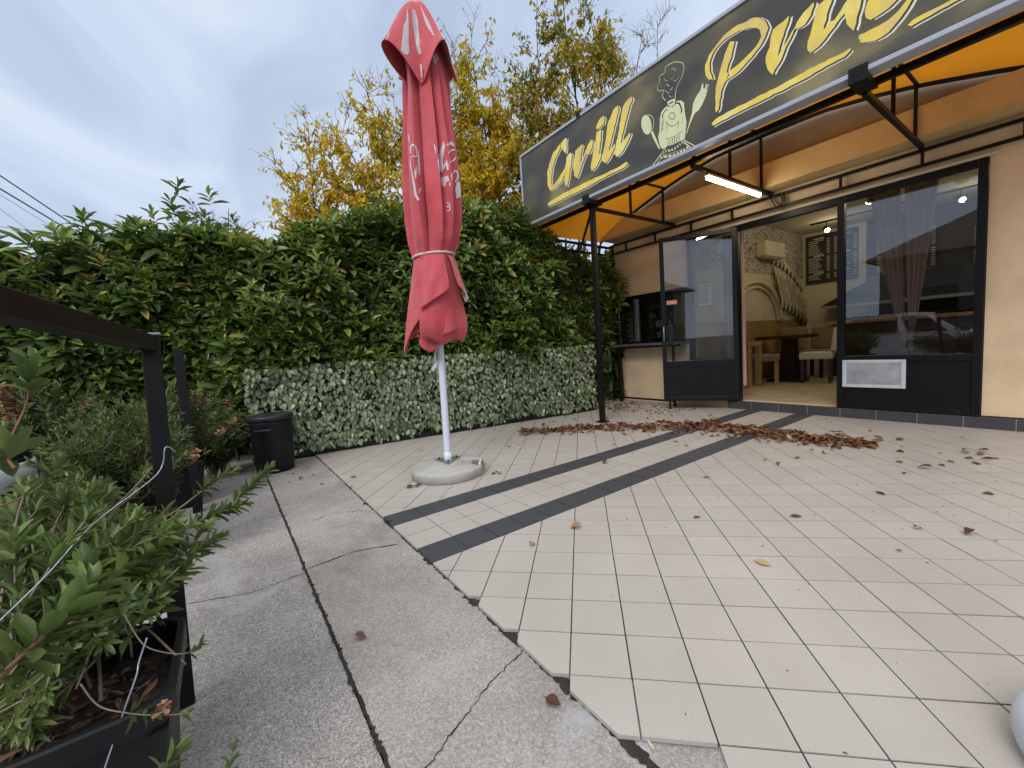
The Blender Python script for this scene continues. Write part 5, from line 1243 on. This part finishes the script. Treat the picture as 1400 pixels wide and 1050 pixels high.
for (bx_, by_) in ((-9, -17), (-13, -15)):
    tree('street_tree', 'bushy green tree across the street left of the low house' if bx_ > -10 else 'bushy green tree across the street at the far end', np.array((bx_, by_, -.4)), [np.array((bx_+rng.normal(0, 1.2), by_+rng.normal(0, 1.2), rng.uniform(4, 6.5))) for _ in range(5)], 'laurel', 5, .28, .95, .1, 'trees across the street', (.6, 1.6), 10, umin=.25)

# ================================================================== LIGHT, SKY, CAMERA
W = bpy.data.worlds.new('World'); scene.world = W; W.use_nodes = True; nt = W.node_tree; nt.nodes.clear()
out = N(nt, 'ShaderNodeOutputWorld'); bg = N(nt, 'ShaderNodeBackground'); bg.inputs['Strength'].default_value = .1
sky = N(nt, 'ShaderNodeTexSky', sky_type='NISHITA'); sky.sun_disc = False; sky.sun_elevation = rad(42); sky.sun_rotation = rad(150)
tc = N(nt, 'ShaderNodeTexCoord'); sp_ = N(nt, 'ShaderNodeSeparateXYZ'); L(nt, tc.outputs['Generated'], sp_.inputs[0])
# clouds on a high flat layer: direction / elevation
zz_ = N(nt, 'ShaderNodeMath', operation='MAXIMUM'); zz_.inputs[1].default_value = 0.0; L(nt, sp_.outputs[2], zz_.inputs[0])
za = N(nt, 'ShaderNodeMath', operation='ADD'); za.inputs[1].default_value = .22; L(nt, zz_.outputs[0], za.inputs[0])
dv = N(nt, 'ShaderNodeVectorMath', operation='DIVIDE'); L(nt, tc.outputs['Generated'], dv.inputs[0]); L(nt, za.outputs[0], dv.inputs[1])
mp = N(nt, 'ShaderNodeMapping'); mp.inputs['Scale'].default_value = (1.0, 1.0, 0); mp.inputs['Rotation'].default_value = (0, 0, rad(25)); mp.inputs['Location'].default_value = (3.1, 1.7, 0); L(nt, dv.outputs[0], mp.inputs[0])
mp2 = N(nt, 'ShaderNodeMapping'); mp2.inputs['Scale'].default_value = (.85, 1.3, 1); L(nt, mp.outputs[0], mp2.inputs[0])
n1_ = N(nt, 'ShaderNodeTexNoise'); n1_.inputs['Scale'].default_value = 1.5; n1_.inputs['Detail'].default_value = 7; n1_.inputs['Roughness'].default_value = .52; n1_.inputs['Distortion'].default_value = .7; L(nt, mp2.outputs[0], n1_.inputs['Vector'])
rc = ramp(nt, n1_.outputs['Fac'], [(.33, (4.4, 5.3, 6.9)), (.45, (5.1, 6.0, 7.6)), (.55, (5.9, 6.8, 8.3)), (.68, (7.0, 7.8, 8.9))])
mxs = N(nt, 'ShaderNodeMix', data_type='RGBA'); mxs.inputs[0].default_value = .86; L(nt, sky.outputs[0], mxs.inputs[6]); L(nt, rc.outputs[0], mxs.inputs[7])
ov = N(nt, 'ShaderNodeMapRange', interpolation_type='SMOOTHSTEP'); ov.inputs['From Min'].default_value = .62; ov.inputs['From Max'].default_value = 1.0; ov.inputs['To Min'].default_value = 1.0; ov.inputs['To Max'].default_value = 2.9; L(nt, sp_.outputs[2], ov.inputs[0])
zc = ramp(nt, ov.outputs[0], [(0, (1, 1, 1)), (1, (3.3, 2.75, 2.2))]); ov.inputs['To Min'].default_value = 0; ov.inputs['To Max'].default_value = 1
mo = N(nt, 'ShaderNodeVectorMath', operation='MULTIPLY'); L(nt, mxs.outputs[2], mo.inputs[0]); L(nt, zc.outputs[0], mo.inputs[1])
L(nt, mo.outputs[0], bg.inputs[0]); L(nt, bg.outputs[0], out.inputs[0])
sl = bpy.data.lights.new('sun', 'SUN'); sl.energy = 1.5; sl.angle = rad(30); sl.color = (1, .95, .88)
so = bpy.data.objects.new('sun', sl); COL.objects.link(so)
az = rad(150); el = rad(42); sd = Vector((math.sin(az)*math.cos(el), math.cos(az)*math.cos(el), math.sin(el)))
so.rotation_euler = sd.to_track_quat('Z', 'Y').to_euler()
cd = bpy.data.cameras.new('camera'); co_ = bpy.data.objects.new('camera', cd); COL.objects.link(co_)
cd.sensor_width = 36; cd.lens = 36*FOC/1400; cd.clip_start = .03; cd.clip_end = 600
Mx = Matrix(((CR[0], CU[0], -CF[0], CAM[0]), (CR[1], CU[1], -CF[1], CAM[1]), (CR[2], CU[2], -CF[2], CAM[2]), (0, 0, 0, 1)))
co_.matrix_world = Mx; scene.camera = co_
scene.view_settings.view_transform = 'Standard'; scene.view_settings.look = 'None'; scene.view_settings.exposure = .25; scene.view_settings.gamma = 1
scene.cycles.max_bounces = 8; scene.cycles.transparent_max_bounces = 12
